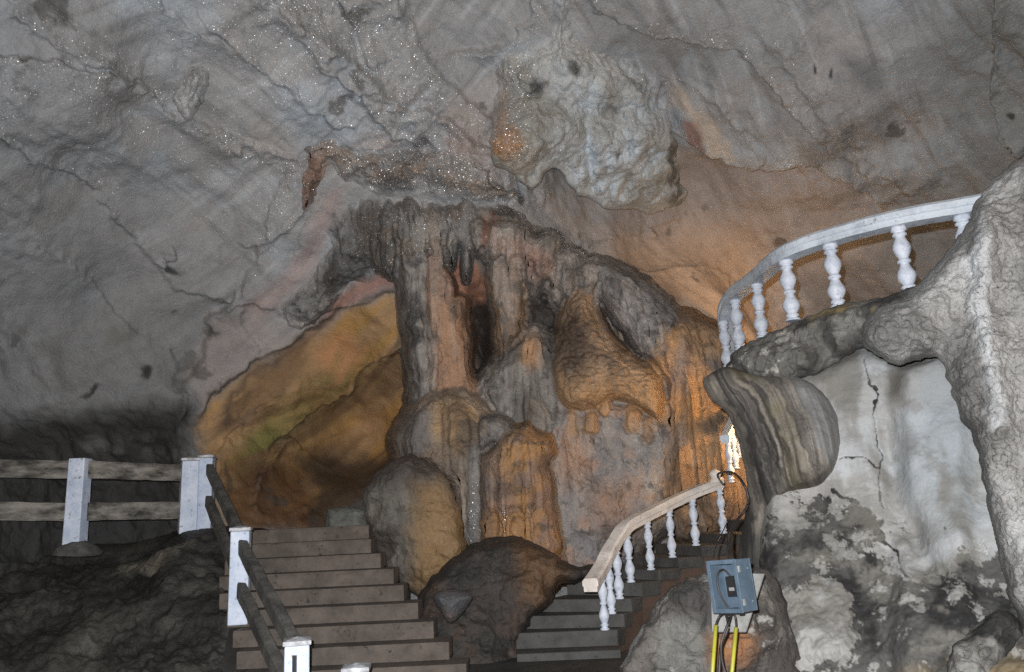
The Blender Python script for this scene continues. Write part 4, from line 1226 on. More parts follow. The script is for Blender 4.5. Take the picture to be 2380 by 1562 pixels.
# ------------------------------------------------------------------ posts and rails
def post(name, px, py_top, Y, w, h, mat, parent, rot=0.0, cap=True, seed=0):
    """square painted post, top centre at that bearing"""
    c = at(px, py_top, Y)
    ca, sa = math.cos(rot), math.sin(rot)

    def sq(r, z): return [(c[0] + ca * a * r - sa * b * r, c[1] + sa * a * r + ca * b * r, z) for a, b in ((-1, -1), (1, -1), (1, 1), (-1, 1))]
    ch = 0.05 if cap else 0.0
    v, f = hexa(sq(w / 2 * 1.04, c[2] - h), sq(w / 2, c[2] - ch))
    o = rawmesh("post", v, f, mat, parent, bevel=0.012)
    if cap:
        v, f = hexa(sq(w / 2 * 1.14, c[2] - ch + 0.002), sq(w / 2 * 1.14, c[2] - 0.012))
        # shallow pyramid top
        v2 = v + [(c[0], c[1], c[2] + 0.015)]
        f2 = [q for q in f if q != (4, 5, 6, 7)] + [(4, 5, 8), (5, 6, 8), (6, 7, 8), (7, 4, 8)]
        k = rawmesh("post_cap", v2, f2, M['cap'], o, bevel=0.006)
    return c


fence = empty("left_fence", at(180, 1270, 10.9))
tag(fence, "two rail concrete fence with white posts along the ledge at far left", "fence")
cA = post("post", 188, 1066, 10.8, 0.215, 1.17, M['white'], fence, 0.0, cap=False)
fp = at(180, 1268, 10.75)
fv = []
for zz_, rr_ in ((-.12, .30), (-.03, .24), (.03, .15), (.05, .1)):
    for k in range(14):
        th = 2 * math.pi * k / 14
        fv.append((fp[0] + rr_ * math.cos(th), fp[1] + .02 + rr_ * math.sin(th), fp[2] + zz_))
fv = np.array(fv); fv += 0.03 * np.stack([fbm(fv, 6, 3, 70 + k) for k in range(3)], -1)
rawmesh("mortar_footing", fv, [(i * 14 + k, i * 14 + (k + 1) % 14, (i + 1) * 14 + (k + 1) % 14, (i + 1) * 14 + k) for i in range(3) for k in range(14)] + [tuple(range(42, 56))], M['board2'], fence, smooth=True)
cB = post("post", 442, 1064, 11.8, 0.23, 1.14, M['white'], fence, 0.5)
cZ = post("post", -150, 1066, 10.2, 0.215, 1.30, M['white'], fence, 0.1, cap=False)


def rails(p, q, dz, mat, parent, seed, w=0.13, h=0.23):
    for k, z in enumerate(dz):
        a, b = np.array(p) + (0, 0, z), np.array(q) + (0, 0, z)
        t = (b - a) / np.linalg.norm(b - a)
        beam("rail", a + t * 0.06, b - t * 0.06, w, h, mat, parent, seed=seed + k, rough=0.012)


RA = [at(190, 1092, 10.85), at(190, 1190, 10.85)]
RB = [at(436, 1100, 11.8), at(432, 1186, 11.8)]
RZ = [at(-150, 1086, 10.2), at(-150, 1186, 10.2)]
for k in range(2):
    beam("rail", RZ[k], RA[k] - np.array([0.07, 0, 0]), 0.12, 0.235, M['board'], fence, seed=3 + k, rough=0.005)
    beam("rail", RA[k] + np.array([0.07, 0, 0]), RB[k], 0.12, 0.235, M['board'], fence, seed=8 + k, rough=0.008)

srail = empty("stair_railing", at(560, 1440, 9.2))
tag(srail, "stepped railing with white posts and dark sloping rails down the left stair edge", "railing")
c1 = post("post", 482, 1057, 12.0, 0.2, 1.12, M['white'], srail, 0.15)
c2 = post("post", 561, 1224, 9.35, 0.205, 1.06, M['white'], srail, 0.2)
c3 = post("post", 691, 1483, 7.2, 0.205, 1.05, M['white'], srail, 0.25)
up1, up2, up3 = at(487, 1092, 11.9), at(556, 1262, 9.4), at(573, 1282, 9.3)
dn3 = at(690, 1540, 7.25)
T1, T2, T3 = np.array([c1[0], c1[1], c1[2] - .2]), np.array([c2[0], c2[1], c2[2] - .22]), np.array([c3[0], c3[1], c3[2] - .16])
for k, dz in enumerate((0.0, -0.46)):
    o_ = np.array([0.03, 0, dz])
    beam("rail", T1 + o_, T2 + o_ + (0, .05, 0), 0.10, 0.18, M['board2'], srail, seed=20 + k, rough=0.006)
    beam("rail", T2 + o_ + (0, -.05, 0), T3 + o_, 0.10, 0.18, M['board2'], srail, seed=24 + k, rough=0.006)
# solid black block for the darkness inside the lowest post's empty rail socket
sx_, sy_, sz_ = c3
box("rail_socket_dark", sx_ - .005, sx_ + .03, sy_ - .135, sy_ - .11, sz_ - .40, sz_ - .12, M['black'], srail, 0.004)

lone = empty("short_white_post", at(828, 1600, 7.3))
tag(lone, "single white post with grey cap at the bottom edge, in front of the stair treads", "post")
post("post", 828, 1544, 7.35, 0.21, 0.72, M['white'], lone, 0.1)


# ------------------------------------------------------------------ right staircase and its balustrade
def baluster_prof(h, r):
    P = [(0, .86), (.03, .86), (.035, .62), (.06, .60), (.075, .78), (.10, .78), (.115, .55), (.17, .80), (.23, 1.0), (.29, .97), (.36, .70), (.42, .50), (.44, .50), (.45, .70), (.47, .74), (.49, .70), (.50, .52), (.53, .56), (.60, .82), (.66, .96), (.72, .90), (.79, .64), (.83, .52), (.845, .52), (.855, .76), (.885, .78), (.895, .58), (.92, .62), (.93, .84), (1.0, .84)]
    return [(a * h, b * r) for a, b in P]


bal_lo = lathe_mesh("baluster", baluster_prof(0.62, 0.062), M['baluster'], 18)
bal_hi = lathe_mesh("baluster", baluster_prof(0.76, 0.1), M['baluster'], 22)


def put_bal(me, p, parent, rz=0.0, lean=0.0):
    o = bpy.data.objects.new("baluster", me)
    lean = lean + rng.uniform(-.022, .022)
    o.matrix_world = Matrix.Translation(Vector(p)) @ Matrix.Rotation(rz, 4, 'Z') @ Matrix.Rotation(lean, 4, 'Y') @ Matrix.Diagonal((rng.uniform(.96, 1.04), rng.uniform(.96, 1.04), rng.uniform(.99, 1.01), 1))
    return link(o, parent)


base_px = [(1406, 1464, 9.75), (1422, 1424, 9.95), (1440, 1388, 10.15), (1466, 1345, 10.4), (1513, 1320, 10.65), (1563, 1294, 10.9), (1618, 1268, 11.1), (1682, 1240, 11.25)]
BP = [at(*b) for b in base_px]
zz = np.linspace(BP[0][2], BP[-1][2], len(BP))
for i, b in enumerate(BP): b[2] = 0.5 * b[2] + 0.5 * zz[i]

rst = empty("right_staircase", (BP[0][0], BP[0][1], 0))
tag(rst, "narrow dark concrete stair winding up to the right past the boulder", "staircase")
# extend the flight down and on up round the bend
ext = [BP[0] + np.array([-0.02, -0.62, -0.34]), BP[0] + np.array([-0.01, -0.31, -0.17])] + BP + [BP[-1] + np.array([0.45, 0.25, 0.16]), BP[-1] + np.array([0.85, 0.6, 0.32])]
ang = np.radians([180, 178, 176, 170, 160, 145, 128, 116, 108, 102, 95, 88])
wid = [1.0, 1.02, 1.04, 1.04, 1.0, .95, 1.0, 1.1, 1.2, 1.2, 1.2, 1.2]
Rp, Lp = [], []
for i, b in enumerate(ext):
    out = np.array([math.cos(ang[i]), math.sin(ang[i]), 0])
    Rp.append(np.array(b) - out * 0.14); Lp.append(np.array(b) + out * wid[i])
for i in range(len(ext) - 1):
    zt = ext[i][2]; zb = zt - (ext[i][2] - ext[i - 1][2] if i else 0.17) - 0.02
    a, b_, c_, d_ = Lp[i], Rp[i], Rp[i + 1], Lp[i + 1]
    v, f = hexa([(p[0], p[1], zb) for p in (a, b_, c_, d_)], [(p[0], p[1], zt - .004 * (i % 2)) for p in (a, b_, c_ + (c_ - b_) * .08, d_ + (d_ - a) * .08)])
    rawmesh("step", v, f, M['step2'], rst, bevel=0.012)
V = []; Fc = []
for i in range(2, len(ext)):
    inn = np.array([math.cos(ang[i]), math.sin(ang[i]), 0])
    for q, z in ((Rp[i] + inn * .01, -0.05), (Rp[i] + inn * .01, ext[i][2] - .16), (Rp[i] + inn * .3, ext[i][2] - .17), (Rp[i] + inn * .3, -0.05)):
        V.append((q[0], q[1], z))
m_ = len(ext) - 2
for i in range(m_ - 1):
    for k in range(4):
        Fc.append((i * 4 + k, i * 4 + (k + 1) % 4, (i + 1) * 4 + (k + 1) % 4, (i + 1) * 4 + k))
Fc += [(3, 2, 1, 0), tuple(range((m_ - 1) * 4, m_ * 4))]
rawmesh("side_wall", V, Fc, M['stairwall'], rst)

lowb = empty("lower_balustrade", BP[0])
tag(lowb, "lower curved balustrade with slim white balusters climbing the right stair", "balustrade")
for i, b in enumerate(BP):
    put_bal(bal_lo, b, lowb, i * 0.7)
hr = [at(1372, 1360, 9.35)] + [b + np.array([0, 0, 0.685]) for b in BP]
hr[-1] = hr[-1] + np.array([0.03, 0, 0])
beam("handrail", list(spline(hr, 6)), None, 0.185, 0.14, M['rail2'], lowb, hand=True, rough=0.004)
nc = at(1664, 1124, 11.15)
nw = lathe_mesh("newel_cap", [(0, .08), (.03, .085), (.06, .085), (.075, .06), (.09, .07), (.13, .085), (.16, .07), (.185, .04), (.195, .005)], M['rail2'], 16)
o = bpy.data.objects.new("newel_cap", nw); o.matrix_world = Matrix.Translation(Vector(nc)); link(o, lowb)

inb = empty("inner_balustrade", at(1705, 1125, 11.8))
tag(inb, "brightly lit white balusters glimpsed in the gap behind the bulging stair wall", "balustrade")
ib = [at(1700, 1122, 11.7), at(1712, 1090, 12.1), at(1722, 1064, 12.4), at(1738, 1040, 12.7)]
for b in ib: put_bal(bal_lo, b, inb)
beam("handrail", [b + np.array([0, 0, 0.68]) for b in [ib[0] - (ib[1] - ib[0]) * .3] + ib[0:]], None, 0.14, 0.12, M['rail'], inb, hand=True, rough=0.003)

# ------------------------------------------------------------------ upper landing with its balustrade
ub = [(1719, 806, 11.4), (1772, 783, 10.5), (1845, 757, 9.35), (1950, 718, 8.85), (2116, 690, 8.3), (2262, 668, 8.05)]
UB = [at(*b) for b in ub]
zu = float(np.mean([b[2] for b in UB[:4]]))
for b in UB: b[2] = 0.35 * b[2] + 0.65 * zu
upb = empty("upper_balustrade", UB[3])
tag(upb, "upper white balustrade with fat turned balusters curving round the stone landing", "balustrade")
for i, b in enumerate(UB): put_bal(bal_hi, b, upb, i * .6)
UH = [b + np.array([0, 0, 0.84]) for b in UB]
tail = [UH[0] + np.array([-0.02, 0.45, -0.14]), UH[0] + np.array([0.12, 0.95, -0.42]), UH[0] + np.array([0.4, 1.4, -0.8])]
path = list(spline(list(reversed(tail)) + UH + [UH[-1] + 0.5 * (UH[-1] - UH[-2])], 6))
beam("handrail", path, None, 0.24, 0.175, M['rail'], upb, hand=True, rough=0.004)
put_bal(bal_hi, UB[0] + np.array([-0.06, 0.5, -0.2]), upb)

# landing plate the balusters stand on
land = empty("landing", UB[3])
tag(land, "rough dark stone landing edge under the upper white balustrade", "landing")
pl = [b + np.array([-0.12, -0.1, 0]) for b in UB]
outl = [(p[0], p[1]) for p in pl] + [(UB[-1][0] + .6, UB[-1][1] - .2), (UB[-1][0] + 2.4, 9.5), (UB[-1][0] + 1.6, 12.6), (UB[0][0] + .5, 12.8), (UB[0][0] - .1, 12.0)]
nn = len(outl)
V = [(a, b, zu - .4) for a, b in outl] + [(a, b, zu - 0.1) for a, b in outl]
Fc = [tuple(reversed(range(nn))), tuple(range(nn, 2 * nn))] + [(i, (i + 1) % nn, nn + (i + 1) % nn, nn + i) for i in range(nn)]
rawmesh("floor_slab", V, Fc, M['floor'], land, bevel=0.02)


def x_slab(x, y, W, s, c, wet):
    wx, wy = warpxy(x, y, 10, 0.03, 4)
    c = mixc(c, S(140, 122, 80), 0.8 * line(wx, wy, [(1900, 742), (1960, 716), (2040, 712)], 12) * sst(-.2, .3, fbm(W, 4, 3, 2)))
    c = mixc(c, S(168, 164, 158), 0.8 * sst(.25, .45, fbm(W, 9, 3, 5)) * (1 - sst(1780, 1900, wx)))
    return c, wet


blob("edge_stone", [(1682, 868), (1690, 842), (1718, 808), (1760, 786), (1848, 750), (1905, 724), (1975, 702), (2060, 690), (2140, 672), (2130, 800), (2080, 838), (2010, 812), (1985, 815), (1930, 850), (1870, 878), (1820, 890), (1760, 880), (1710, 872)], 8.75, 0.26, 45, mottled((92, 90, 86), (112, 110, 106), (66, 64, 62), 3.0, 120, 0, 0.7, x_slab), 'rough', lambda x, y, W, s: 0.06 * ridge(W, 3.5, 4, 3), land, seed=121, jit=5, tilt=(-0.28, 0), rough=0.04, rs=5)


# ------------------------------------------------------------------ bulging striped wall under the landing
FLOW = [(1640, 880), (1668, 930), (1700, 975), (1728, 1050), (1742, 1120), (1762, 1190), (1770, 1260), (1772, 1330)]


def p_bell(x, y, W, s):
    wx, wy = warpxy(x, y, 11, 0.035, 3)
    d, sd, t = polydist(wx, wy, spline(FLOW, 4))
    dn = d * (1.25 - 0.55 * t)
    q = np.stack([dn * 0.12, t * 1.5, np.zeros_like(t)], -1)
    st = fbm(q, 1.0, 4, 7)
    c = full(x, S(98, 93, 88)); c = mixc(c, S(126, 119, 110), sst(.0, .45, st)); c = mixc(c, S(56, 54, 53), 0.8 * sst(.05, .45, -st) * (1 - sst(130, 200, dn)))
    c = mixc(c, S(112, 104, 80), 0.6 * np.exp(-((dn - 92 - 20 * np.sin(t * 5)) / 20) ** 2) * sst(-.5, .3, fbm(W, 3, 3, 4)))
    c = mixc(c, S(50, 48, 47), 0.85 * np.exp(-((dn - 24) / 14) ** 2) * sst(.1, .4, t))
    c = mixc(c, S(60, 56, 54), 0.7 * np.exp(-((dn - 112) / 9) ** 2) * sst(.4, .6, t))
    c = mixc(c, S(136, 137, 138), 0.75 * sst(150, 200, dn))
    c = mixc(c, S(72, 69, 66), 0.6 * (1 - sst(0.05, 0.3, t)) * sst(-.3, .4, fbm(W, 3, 4, 9)))
    c = mixc(c, S(54, 52, 50), 0.75 * sst(0.68, 0.9, t))
    return c * 0.85, np.zeros(x.shape)


def r_bell(x, y, W, s):
    d, sd, t = polydist(x, y, spline(FLOW, 4))
    q = np.stack([d * 0.12, t * 1.5, np.zeros_like(t)], -1)
    return 0.045 * ridge(q, 0.8, 3, 3) + 0.55 * np.exp(-(((x - 1870) / 75) ** 2 + ((y - 1060) / 90) ** 2))


bell = blob("bulging_stair_wall", [(1645, 872), (1690, 852), (1760, 872), (1840, 872), (1900, 902), (1944, 960), (1960, 1022), (1950, 1082), (1912, 1130), (1850, 1150), (1812, 1175), (1796, 1210), (1790, 1300), (1792, 1420), (1720, 1420), (1712, 1310), (1728, 1220), (1738, 1140), (1722, 1050), (1692, 965), (1652, 930), (1634, 892)], 8.9, 0.3, 60, p_bell, 'plaster', r_bell, None, seed=124, jit=1.5, rough=0.01, step=2.2, tilt=(-0.25, 0), back=1.2)
tag(bell, "smooth bulging wall with dark and olive flow stripes beneath the landing", "wall")


# ------------------------------------------------------------------ plastered wall
def plaster_mask(x, y, W):
    wx, wy = warpxy(x, y, 16, 0.02, 5)
    n = fbm(W, 2.0, 8, 31, 0.68)
    lowr = sst(1090, 1200, wy + 0.3 * (1980 - wx))
    keep = 1.1 - 0.88 * lowr + n * (0.3 + 1.15 * lowr)
    for e in ((2005, 1300, 70, 55, 20), (2040, 1400, 62, 95, -10), (1840, 1335, 62, 40, 10), (1835, 1440, 46, 22, 20), (1900, 1290, 60, 30, 40), (2060, 1500, 70, 90, 0), (1800, 1240, 30, 60, 0)):
        keep = keep - 0.8 * ell(wx, wy, *e, .6)
    keep = keep - 1.6 * sst(1290, 1370, wy - 0.35 * (wx - 2100)) * sst(2040, 2110, wx) - 1.2 * sst(1500, 1600, wy)
    keep = keep - 1.6 * line(wx, wy, [(2020, 820), (2035, 950), (2045, 1080), (2055, 1180)], 2.2) - 1.5 * line(wx, wy, [(1930, 1130), (1990, 1175), (2050, 1230), (2080, 1290), (2110, 1330)], 3.5) - 1.3 * line(wx, wy, [(1960, 1080), (2000, 1060), (2045, 1075)], 3)
    keep += 0.7 * ell(wx, wy, 1890, 1480, 80, 60, -20, .6) + 0.6 * ell(wx, wy, 1900, 1405, 80, 22, -10, .6)
    return sst(0.10, 0.17, keep), n


def p_wall(x, y, W, s):
    wx, wy = warpxy(x, y, 16, 0.02, 5)
    pm, n = plaster_mask(x, y, W)
    g = fbm(W, 1.2, 5, 41)
    rock = full(x, S(82, 80, 78)); rock = mixc(rock, S(46, 45, 45), sst(-.1, .3, fbm(W, 1.7, 6, 45, .62)))
    rock = mixc(rock, S(104, 101, 96), sst(.1, .5, fbm(W, 2.5, 6, 47, .62)))
    rock = mixc(rock, S(150, 148, 144), 0.8 * sst(.35, .55, fbm(W, 7.0, 5, 48, .65)))
    rock = mixc(rock, S(132, 114, 84), 0.7 * sst(1490, 1570, wy) * sst(-.1, .4, g))
    pl_ = full(x, S(176, 174, 171)); pl_ = mixc(pl_, S(192, 194, 196), sst(0, .5, g)); pl_ = mixc(pl_, S(140, 136, 130), 0.6 * sst(.2, .6, fbm(W, 1.0, 4, 49)))
    pl_ = mixc(pl_, S(170, 178, 184), 0.6 * ell(wx, wy, 2180, 1050, 80, 200, 0, .6))
    pl_ = mixc(pl_, S(92, 86, 76), 0.75 * ell(wx, wy, 2075, 890, 22, 50, 5, .7) + 0.4 * ell(wx, wy, 2110, 1030, 18, 40, 0, .7))
    pl_ = mixc(pl_, S(110, 104, 88), 0.6 * pmask(wx, wy, [(2120, 1330), (2250, 1290), (2330, 1420), (2200, 1480)], 30))
    pl_ = mixc(pl_, S(124, 119, 110), 0.65 * sst(.1, .5, fbm(W * np.array([1, 1, .13]), 2.6, 5, 57)))
    pl_ = mixc(pl_, S(146, 142, 136), 0.5 * sst(.05, .4, fbm(W, 5.0, 5, 59, .65)))
    pl_ = mixc(pl_, S(128, 124, 118), 0.7 * sst(1150, 1260, wy + 0.3 * (1980 - wx)) * sst(-.1, .4, fbm(W * np.array([1, 1, .6]), 3.0, 5, 52)))
    c = rock * 0.8 * (1 - pm[..., None]) + pl_ * 0.58 * pm[..., None]
    return c, np.zeros(x.shape)


def r_wall(x, y, W, s):
    pm, n = plaster_mask(x, y, W)
    low = sst(1120, 1350, y + 0.35 * (1980 - x))
    r = 0.022 * pm + 0.02 * fbm(W, 5.0, 4, 77) * (0.3 + low) + low * (0.12 * ridge(W, 1.6, 4, 6) + 0.05 * fbm(W, 4.0, 4, 8, .65) + 0.25 * sst(1300, 1560, y)) + 0.06 * vn(W, 0.8, 3)
    r = r - 0.16 * line(x, y, [(2060, 1000), (2090, 1150), (2140, 1280), (2180, 1350)], 30)
    r = r + 0.13 * sst(2060, 2120, x) * (1 - sst(2220, 2280, x))
    return r


pw = blob("plastered_wall", [(1780, 900), (1850, 872), (1930, 838), (1990, 806), (2040, 812), (2100, 840), (2190, 815), (2260, 880), (2320, 1050), (2350, 1200), (2420, 1400), (2480, 1680), (1790, 1680), (1770, 1560), (1765, 1400), (1770, 1200), (1800, 1000)], 8.3, 0.25, 50, p_wall, 'plaster', r_wall, None, seed=128, jit=3, step=2.4, rough=0.012, tilt=(-0.22, -0.14))
tag(pw, "pale cracked plaster wall with flaked dark patches at the lower right", "wall")


# ------------------------------------------------------------------ rough rock pillar at the right edge
def p_rp(x, y, W, s):
    wx, wy = warpxy(x, y, 14, 0.02, 9)
    g = fbm(W, 1.3, 5, 3)
    c = full(x, S(140, 136, 131)); c = mixc(c, S(164, 161, 157), sst(0, .5, g)); c = mixc(c, S(100, 97, 92), sst(.05, .5, -g))
    c = mixc(c, S(182, 181, 179), 0.6 * pmask(wx, wy, [(2290, 500), (2310, 540), (2300, 700), (2310, 820), (2340, 980), (2300, 1000), (2280, 820), (2250, 680), (2240, 590)], 10))
    c = mixc(c, S(108, 105, 101), 0.7 * pmask(wx, wy, [(2250, 480), (2300, 440), (2270, 560), (2200, 640), (2060, 720), (2040, 700), (2180, 590)], 14))
    c = mixc(c, S(84, 81, 79), 0.75 * line(wx, wy, [(2195, 850), (2230, 960), (2270, 1050), (2310, 1200), (2350, 1400), (2390, 1520)], 18))
    c = mixc(c, S(74, 71, 69), 0.6 * ell(wx, wy, 2250, 880, 40, 110, -10, .7))
    c = mixc(c, S(176, 172, 166), 0.7 * line(wx, wy, [(2110, 770), (2160, 800), (2195, 840), (2215, 920), (2225, 960)], 9))
    c = mixc(c, S(60, 58, 57), 0.8 * sst(.1, .5, fbm(W, 2.4, 4, 13)) * sst(1350, 1450, wy))
    c = c * np.array([1.0, 1.03, 1.08])
    c = mixc(c, S(112, 112, 112), 0.55 * (1 - sst(2080, 2200, wx + 0.3 * (wy - 760))))
    c = mixc(c, S(76, 75, 74), 0.5 * sst(.2, .6, fbm(W * np.array([1, 1, .35]), 2.6, 4, 88)))
    return c * 1.0, np.zeros(x.shape)


def r_rp(x, y, W, s):
    return 0.05 * fbm(W, 7.0, 5, 15, .7) + 0.09 * ridge(W * np.array([1, 1, .6]), 1.5, 4, 4) + 0.12 * line(x, y, [(2290, 500), (2280, 700), (2310, 850), (2330, 1000)], 30) + 0.05 * line(x, y, [(2110, 770), (2160, 800), (2195, 840), (2215, 920), (2225, 960)], 10)


rp = blob("rough_rock_pillar", [(2268, 470), (2300, 425), (2350, 385), (2420, 330), (2600, 200), (2900, 150), (2950, 900), (2950, 1720), (2520, 1720), (2440, 1600), (2390, 1510), (2350, 1400), (2318, 1280), (2286, 1130), (2262, 1020), (2228, 960), (2205, 890), (2185, 832), (2130, 838), (2080, 848), (2030, 820), (2000, 790), (2010, 745), (2060, 705), (2110, 682), (2180, 612), (2240, 530)], 7.2, 0.4, 70, p_rp, 'rough', r_rp, None, seed=132, jit=7, step=2.5, rough=0.018, rs=7, tilt=(-0.12, -0.05))
tag(rp, "rough knobbly light grey rock pillar at the right edge", "rock pillar")


# --- rock below the junction box and small rocks at the lower right
def x_lr(x, y, W, s, c, wet):
    wx, wy = warpxy(x, y, 12, 0.03, 4)
    c = mixc(c, S(108, 107, 103), 0.7 * pmask(wx, wy, [(1530, 1450), (1600, 1420), (1640, 1480), (1620, 1600), (1520, 1600)], 16))
    c = mixc(c, S(150, 104, 68), 0.75 * ell(wx, wy, 1700, 1500, 50, 46, -40, .7))
    c = mixc(c, S(56, 54, 53), 0.6 * ell(wx, wy, 1610, 1395, 60, 44, 30, .7))
    c = mixc(c, S(146, 144, 140), 0.75 * sst(.3, .42, fbm(W, 2.4, 7, 61, .66)))
    return c, wet


lr = blob("mottled_rock_by_junction_box", [(1420, 1640), (1440, 1560), (1480, 1470), (1530, 1395), (1580, 1352), (1650, 1328), (1720, 1326), (1790, 1335), (1830, 1420), (1850, 1700), (1420, 1700)], 7.75, 0.45, 60, mottled((84, 80, 77), (106, 101, 95), (66, 62, 59), 2.0, 136, 0.02, 0.8, x_lr), 'rough', lambda x, y, W, s: 0.12 * ridge(W, 1.9, 4, 5), None, seed=137, rough=0.04)
tag(lr, "mottled grey and rust rock behind the junction box", "rock")
s1 = blob("dark_pitted_stone", [(2200, 1600), (2210, 1520), (2240, 1480), (2290, 1440), (2340, 1420), (2400, 1480), (2440, 1640), (2300, 1700), (2210, 1680)], 6.8, 0.4, 80, mottled((62, 60, 59), (120, 118, 114), (40, 39, 38), 3.0, 140, 0, 0.8), 'rough', lambda x, y, W, s: 0.1 * ridge(W, 2.6, 4, 5), None, seed=141, rough=0.05)
tag(s1, "dark pitted stone at the bottom right corner", "stone")

# ------------------------------------------------------------------ junction box, conduits, cables
jb = empty("junction_box", at(1685, 1425, 6.4))
tag(jb, "open blue grey electrical junction box with black breaker on the right hand rock", "junction box")
E0 = at(1632, 1303, 6.4); E1 = at(1698, 1300, 6.4)
cxb = at(1684, 1363, 6.4)
hw, hh, dp = 0.14, 0.192, 0.18
rot = Matrix.Translation(Vector(cxb)) @ Matrix.Rotation(math.radians(-52), 4, 'Z') @ Matrix.Rotation(math.radians(-4), 4, 'Y')


def loc(v): return [tuple(rot @ Vector(p)) for p in v]


def jbox(name, x0, x1, y0, y1, z0, z1, mat, parent=jb, bv=0.004):
    v, f = hexa([(x0, y0, z0), (x1, y0, z0), (x1, y1, z0), (x0, y1, z0)], [(x0, y0, z1), (x1, y0, z1), (x1, y1, z1), (x0, y1, z1)])
    return rawmesh(name, loc(v), f, mat, parent, bevel=bv)


t_ = 0.012
for zc in (-0.12, 0.12):
    jbox("hinge", hw + .0005, hw + .012, 0.004, 0.03, zc - .025, zc + .025, M['grey'])
    jbox("screw", hw + .0005, hw + .006, 0.12, 0.132, zc - .006, zc + .006, M['grey'])
for xc in (-0.05, 0.06):
    jbox("cable_gland", xc - .016, xc + .016, 0.06, 0.095, -hh - .022, -hh - .0005, M['black'])
jbox("back_plate", -hw, hw, dp - t_, dp, -hh, hh, M['box'])
jbox("side_plate", -hw, -hw + t_, 0, dp - t_ - .001, -hh, hh, M['box'])
jbox("side_plate", hw - t_, hw, 0, dp - t_ - .001, -hh, hh, M['box'])
jbox("top_plate", -hw + t_ + .001, hw - t_ - .001, 0, dp - t_ - .001, hh - t_, hh, M['box'])
jbox("bottom_plate", -hw + t_ + .001, hw - t_ - .001, 0, dp - t_ - .001, -hh, -hh + t_, M['box'])
rim = 0.03
jbox("rim", -hw - .004, -hw + rim, -.008, -.001, -hh - .004, hh + .004, M['box'])
jbox("rim", hw - rim, hw + .004, -.008, -.001, -hh - .004, hh + .004, M['box'])
jbox("rim", -hw + rim + .001, hw - rim - .001, -.008, -.001, hh - rim, hh + .004, M['box'])
jbox("rim", -hw + rim + .001, hw - rim - .001, -.008, -.001, -hh - .004, -hh + rim, M['box'])
br = jbox("breaker", 0.0, 0.1, 0.02, 0.12, -0.075, 0.07, M['black'])
jbox("switch", 0.03, 0.075, 0.008, 0.0195, -0.035, -0.01, M['grey'], br, 0.002)
tube("wire", loc([(0.03, .06, .06), (-0.02, .05, .12), (-0.08, .05, .10), (-0.105, .05, .02), (-0.085, .05, -.08), (-0.03, .05, -.17)]), 0.007, M['cable'], jb)
tube("wire", loc([(0.05, .06, -.06), (0.08, .06, -.12), (0.115, .06, -.15), (0.09, .06, -.172), (0.03, .06, -.165), (-0.03, .06, -.172)]), 0.006, M['cable'], jb)
tube("wire", loc([(0.10, .09, .06), (0.105, .08, .12), (0.10, .08, .19)]), 0.006, M['cable'], jb)
hblk = at(1745, 1380, 6.75)
pk = empty("concrete_bracket", hblk)
tag(pk, "pale concrete pad fixed to the rock right behind the junction box", "concrete pad")
v, f = hexa([tuple(at(a, b, 6.78)) for a, b in ((1655, 1470), (1735, 1470))] + [tuple(at(a, b, 7.2)) for a, b in ((1735, 1470), (1655, 1470))],
            [tuple(at(a, b, 6.72)) for a, b in ((1650, 1332), (1778, 1333))] + [tuple(at(a, b, 7.2)) for a, b in ((1778, 1333), (1650, 1332))])
rawmesh("pad", v, f, M['grey'], pk, bevel=0.01)
for i, (lab, a, b) in enumerate((("left of two yellow conduits below the junction box", (1664, 1452, 6.45), (1650, 1640, 6.3)), ("right of two yellow conduits below the junction box", (1711, 1458, 6.45), (1694, 1640, 6.3)))):
    o = tube("yellow_conduit", [at(*a), at(*b)], 0.0155, M['yellow'], None, 10)
    tag(o, lab, "conduit", "yellow conduits")
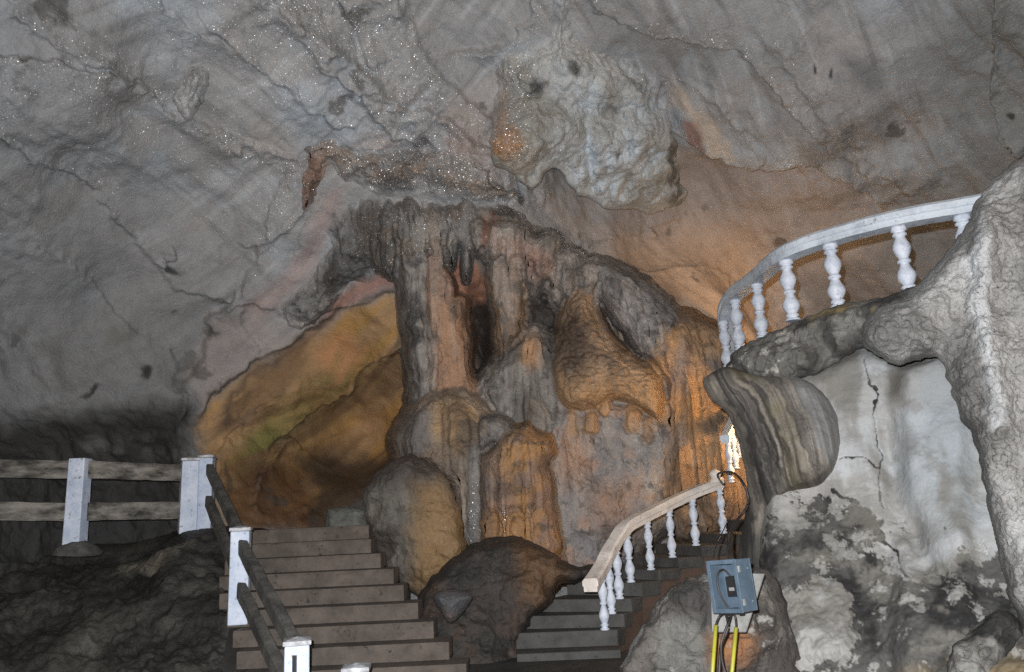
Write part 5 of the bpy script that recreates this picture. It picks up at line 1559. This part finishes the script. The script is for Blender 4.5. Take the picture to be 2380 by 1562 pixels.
for lab, pts, r in (
    ("black cable looping from the box into the left yellow conduit", [(1684, 1424, 6.5), (1672, 1432, 6.42), (1664, 1452, 6.44), (1663, 1470, 6.45)], 0.008),
    ("black cable looping from the box into the right yellow conduit", [(1698, 1424, 6.5), (1708, 1432, 6.42), (1711, 1456, 6.44), (1710, 1474, 6.45)], 0.008),
    ("thick dark cable hanging straight down between the yellow conduits", [(1686, 1424, 6.5), (1692, 1445, 6.42), (1690, 1465, 6.4), (1676, 1500, 6.4), (1672, 1550, 6.4), (1668, 1640, 6.35)], 0.012),
    ("second dark cable curving down between the yellow conduits", [(1700, 1424, 6.5), (1694, 1445, 6.4), (1684, 1470, 6.38), (1676, 1500, 6.37), (1680, 1545, 6.37), (1700, 1600, 6.35)], 0.010),
    ("black cable running from the box top up to the handrail end", [(1702, 1303, 6.6), (1697, 1260, 7.4), (1706, 1220, 8.2), (1735, 1180, 8.5), (1738, 1150, 8.5), (1722, 1115, 8.6), (1700, 1098, 9.5), (1676, 1098, 10.8), (1668, 1106, 11.0), (1682, 1128, 11.0)], 0.014),
    ("thin cable rising from the box beside the thicker one", [(1694, 1303, 6.6), (1690, 1262, 7.4), (1692, 1240, 8.2), (1712, 1210, 8.4), (1733, 1185, 8.4)], 0.008),
    ("fine wire hanging left of the box top by the stair side", [(1658, 1302, 6.6), (1662, 1275, 7.5), (1675, 1245, 8.4), (1690, 1215, 8.6)], 0.006)):
    o = tube("cable", [at(*p) for p in pts], r, M['cable'], None, 8)
    tag(o, lab, "cable", "electric cables")


# ------------------------------------------------------------------ lit lamps hidden in the recesses
def lamp(name, label, loc_, power, col, r=0.06):
    e = empty(name, loc_)
    tag(e, label, "lamp")
    m, nt, N, L = nodes("warm_bulb")
    em = N.new("ShaderNodeEmission"); em.inputs[0].default_value = (*col, 1); em.inputs[1].default_value = 6
    o_ = N.new("ShaderNodeOutputMaterial"); L.new(em.outputs[0], o_.inputs[0])
    bm = lathe_mesh("bulb", [(0, .02), (.02, .025), (.05, .045), (.08, .05), (.11, .035), (.125, .008)], m, 14)
    b = bpy.data.objects.new("bulb", bm); b.matrix_world = Matrix.Translation(Vector(loc_)); link(b, e)
    sk = lathe_mesh("socket", [(-.06, .035), (0, .035), (0.005, .026)], M['black'], 14)
    b = bpy.data.objects.new("socket", sk); b.matrix_world = Matrix.Translation(Vector(loc_)); link(b, e)
    l = bpy.data.lights.new("lamp_light", 'POINT'); l.energy = power; l.color = col; l.shadow_soft_size = r
    lo = bpy.data.objects.new("lamp_light", l); lo.matrix_world = Matrix.Translation(Vector(loc_) + Vector((0, 0, 0.07))); link(lo, e)


lamp("stair_lamp", "warm bulb hidden behind the bulging stair wall", at(1800, 1000, 11.4), 340, (1.0, 0.62, 0.29))
lamp("landing_lamp", "warm bulb low behind the upper landing, near the far cave wall", at(1775, 825, 14.6), 135, (1.0, 0.60, 0.28), 0.1)
lamp("recess_lamp", "warm bulb hidden behind the left limestone column", at(990, 850, 14.7), 170, (1.0, 0.72, 0.44))
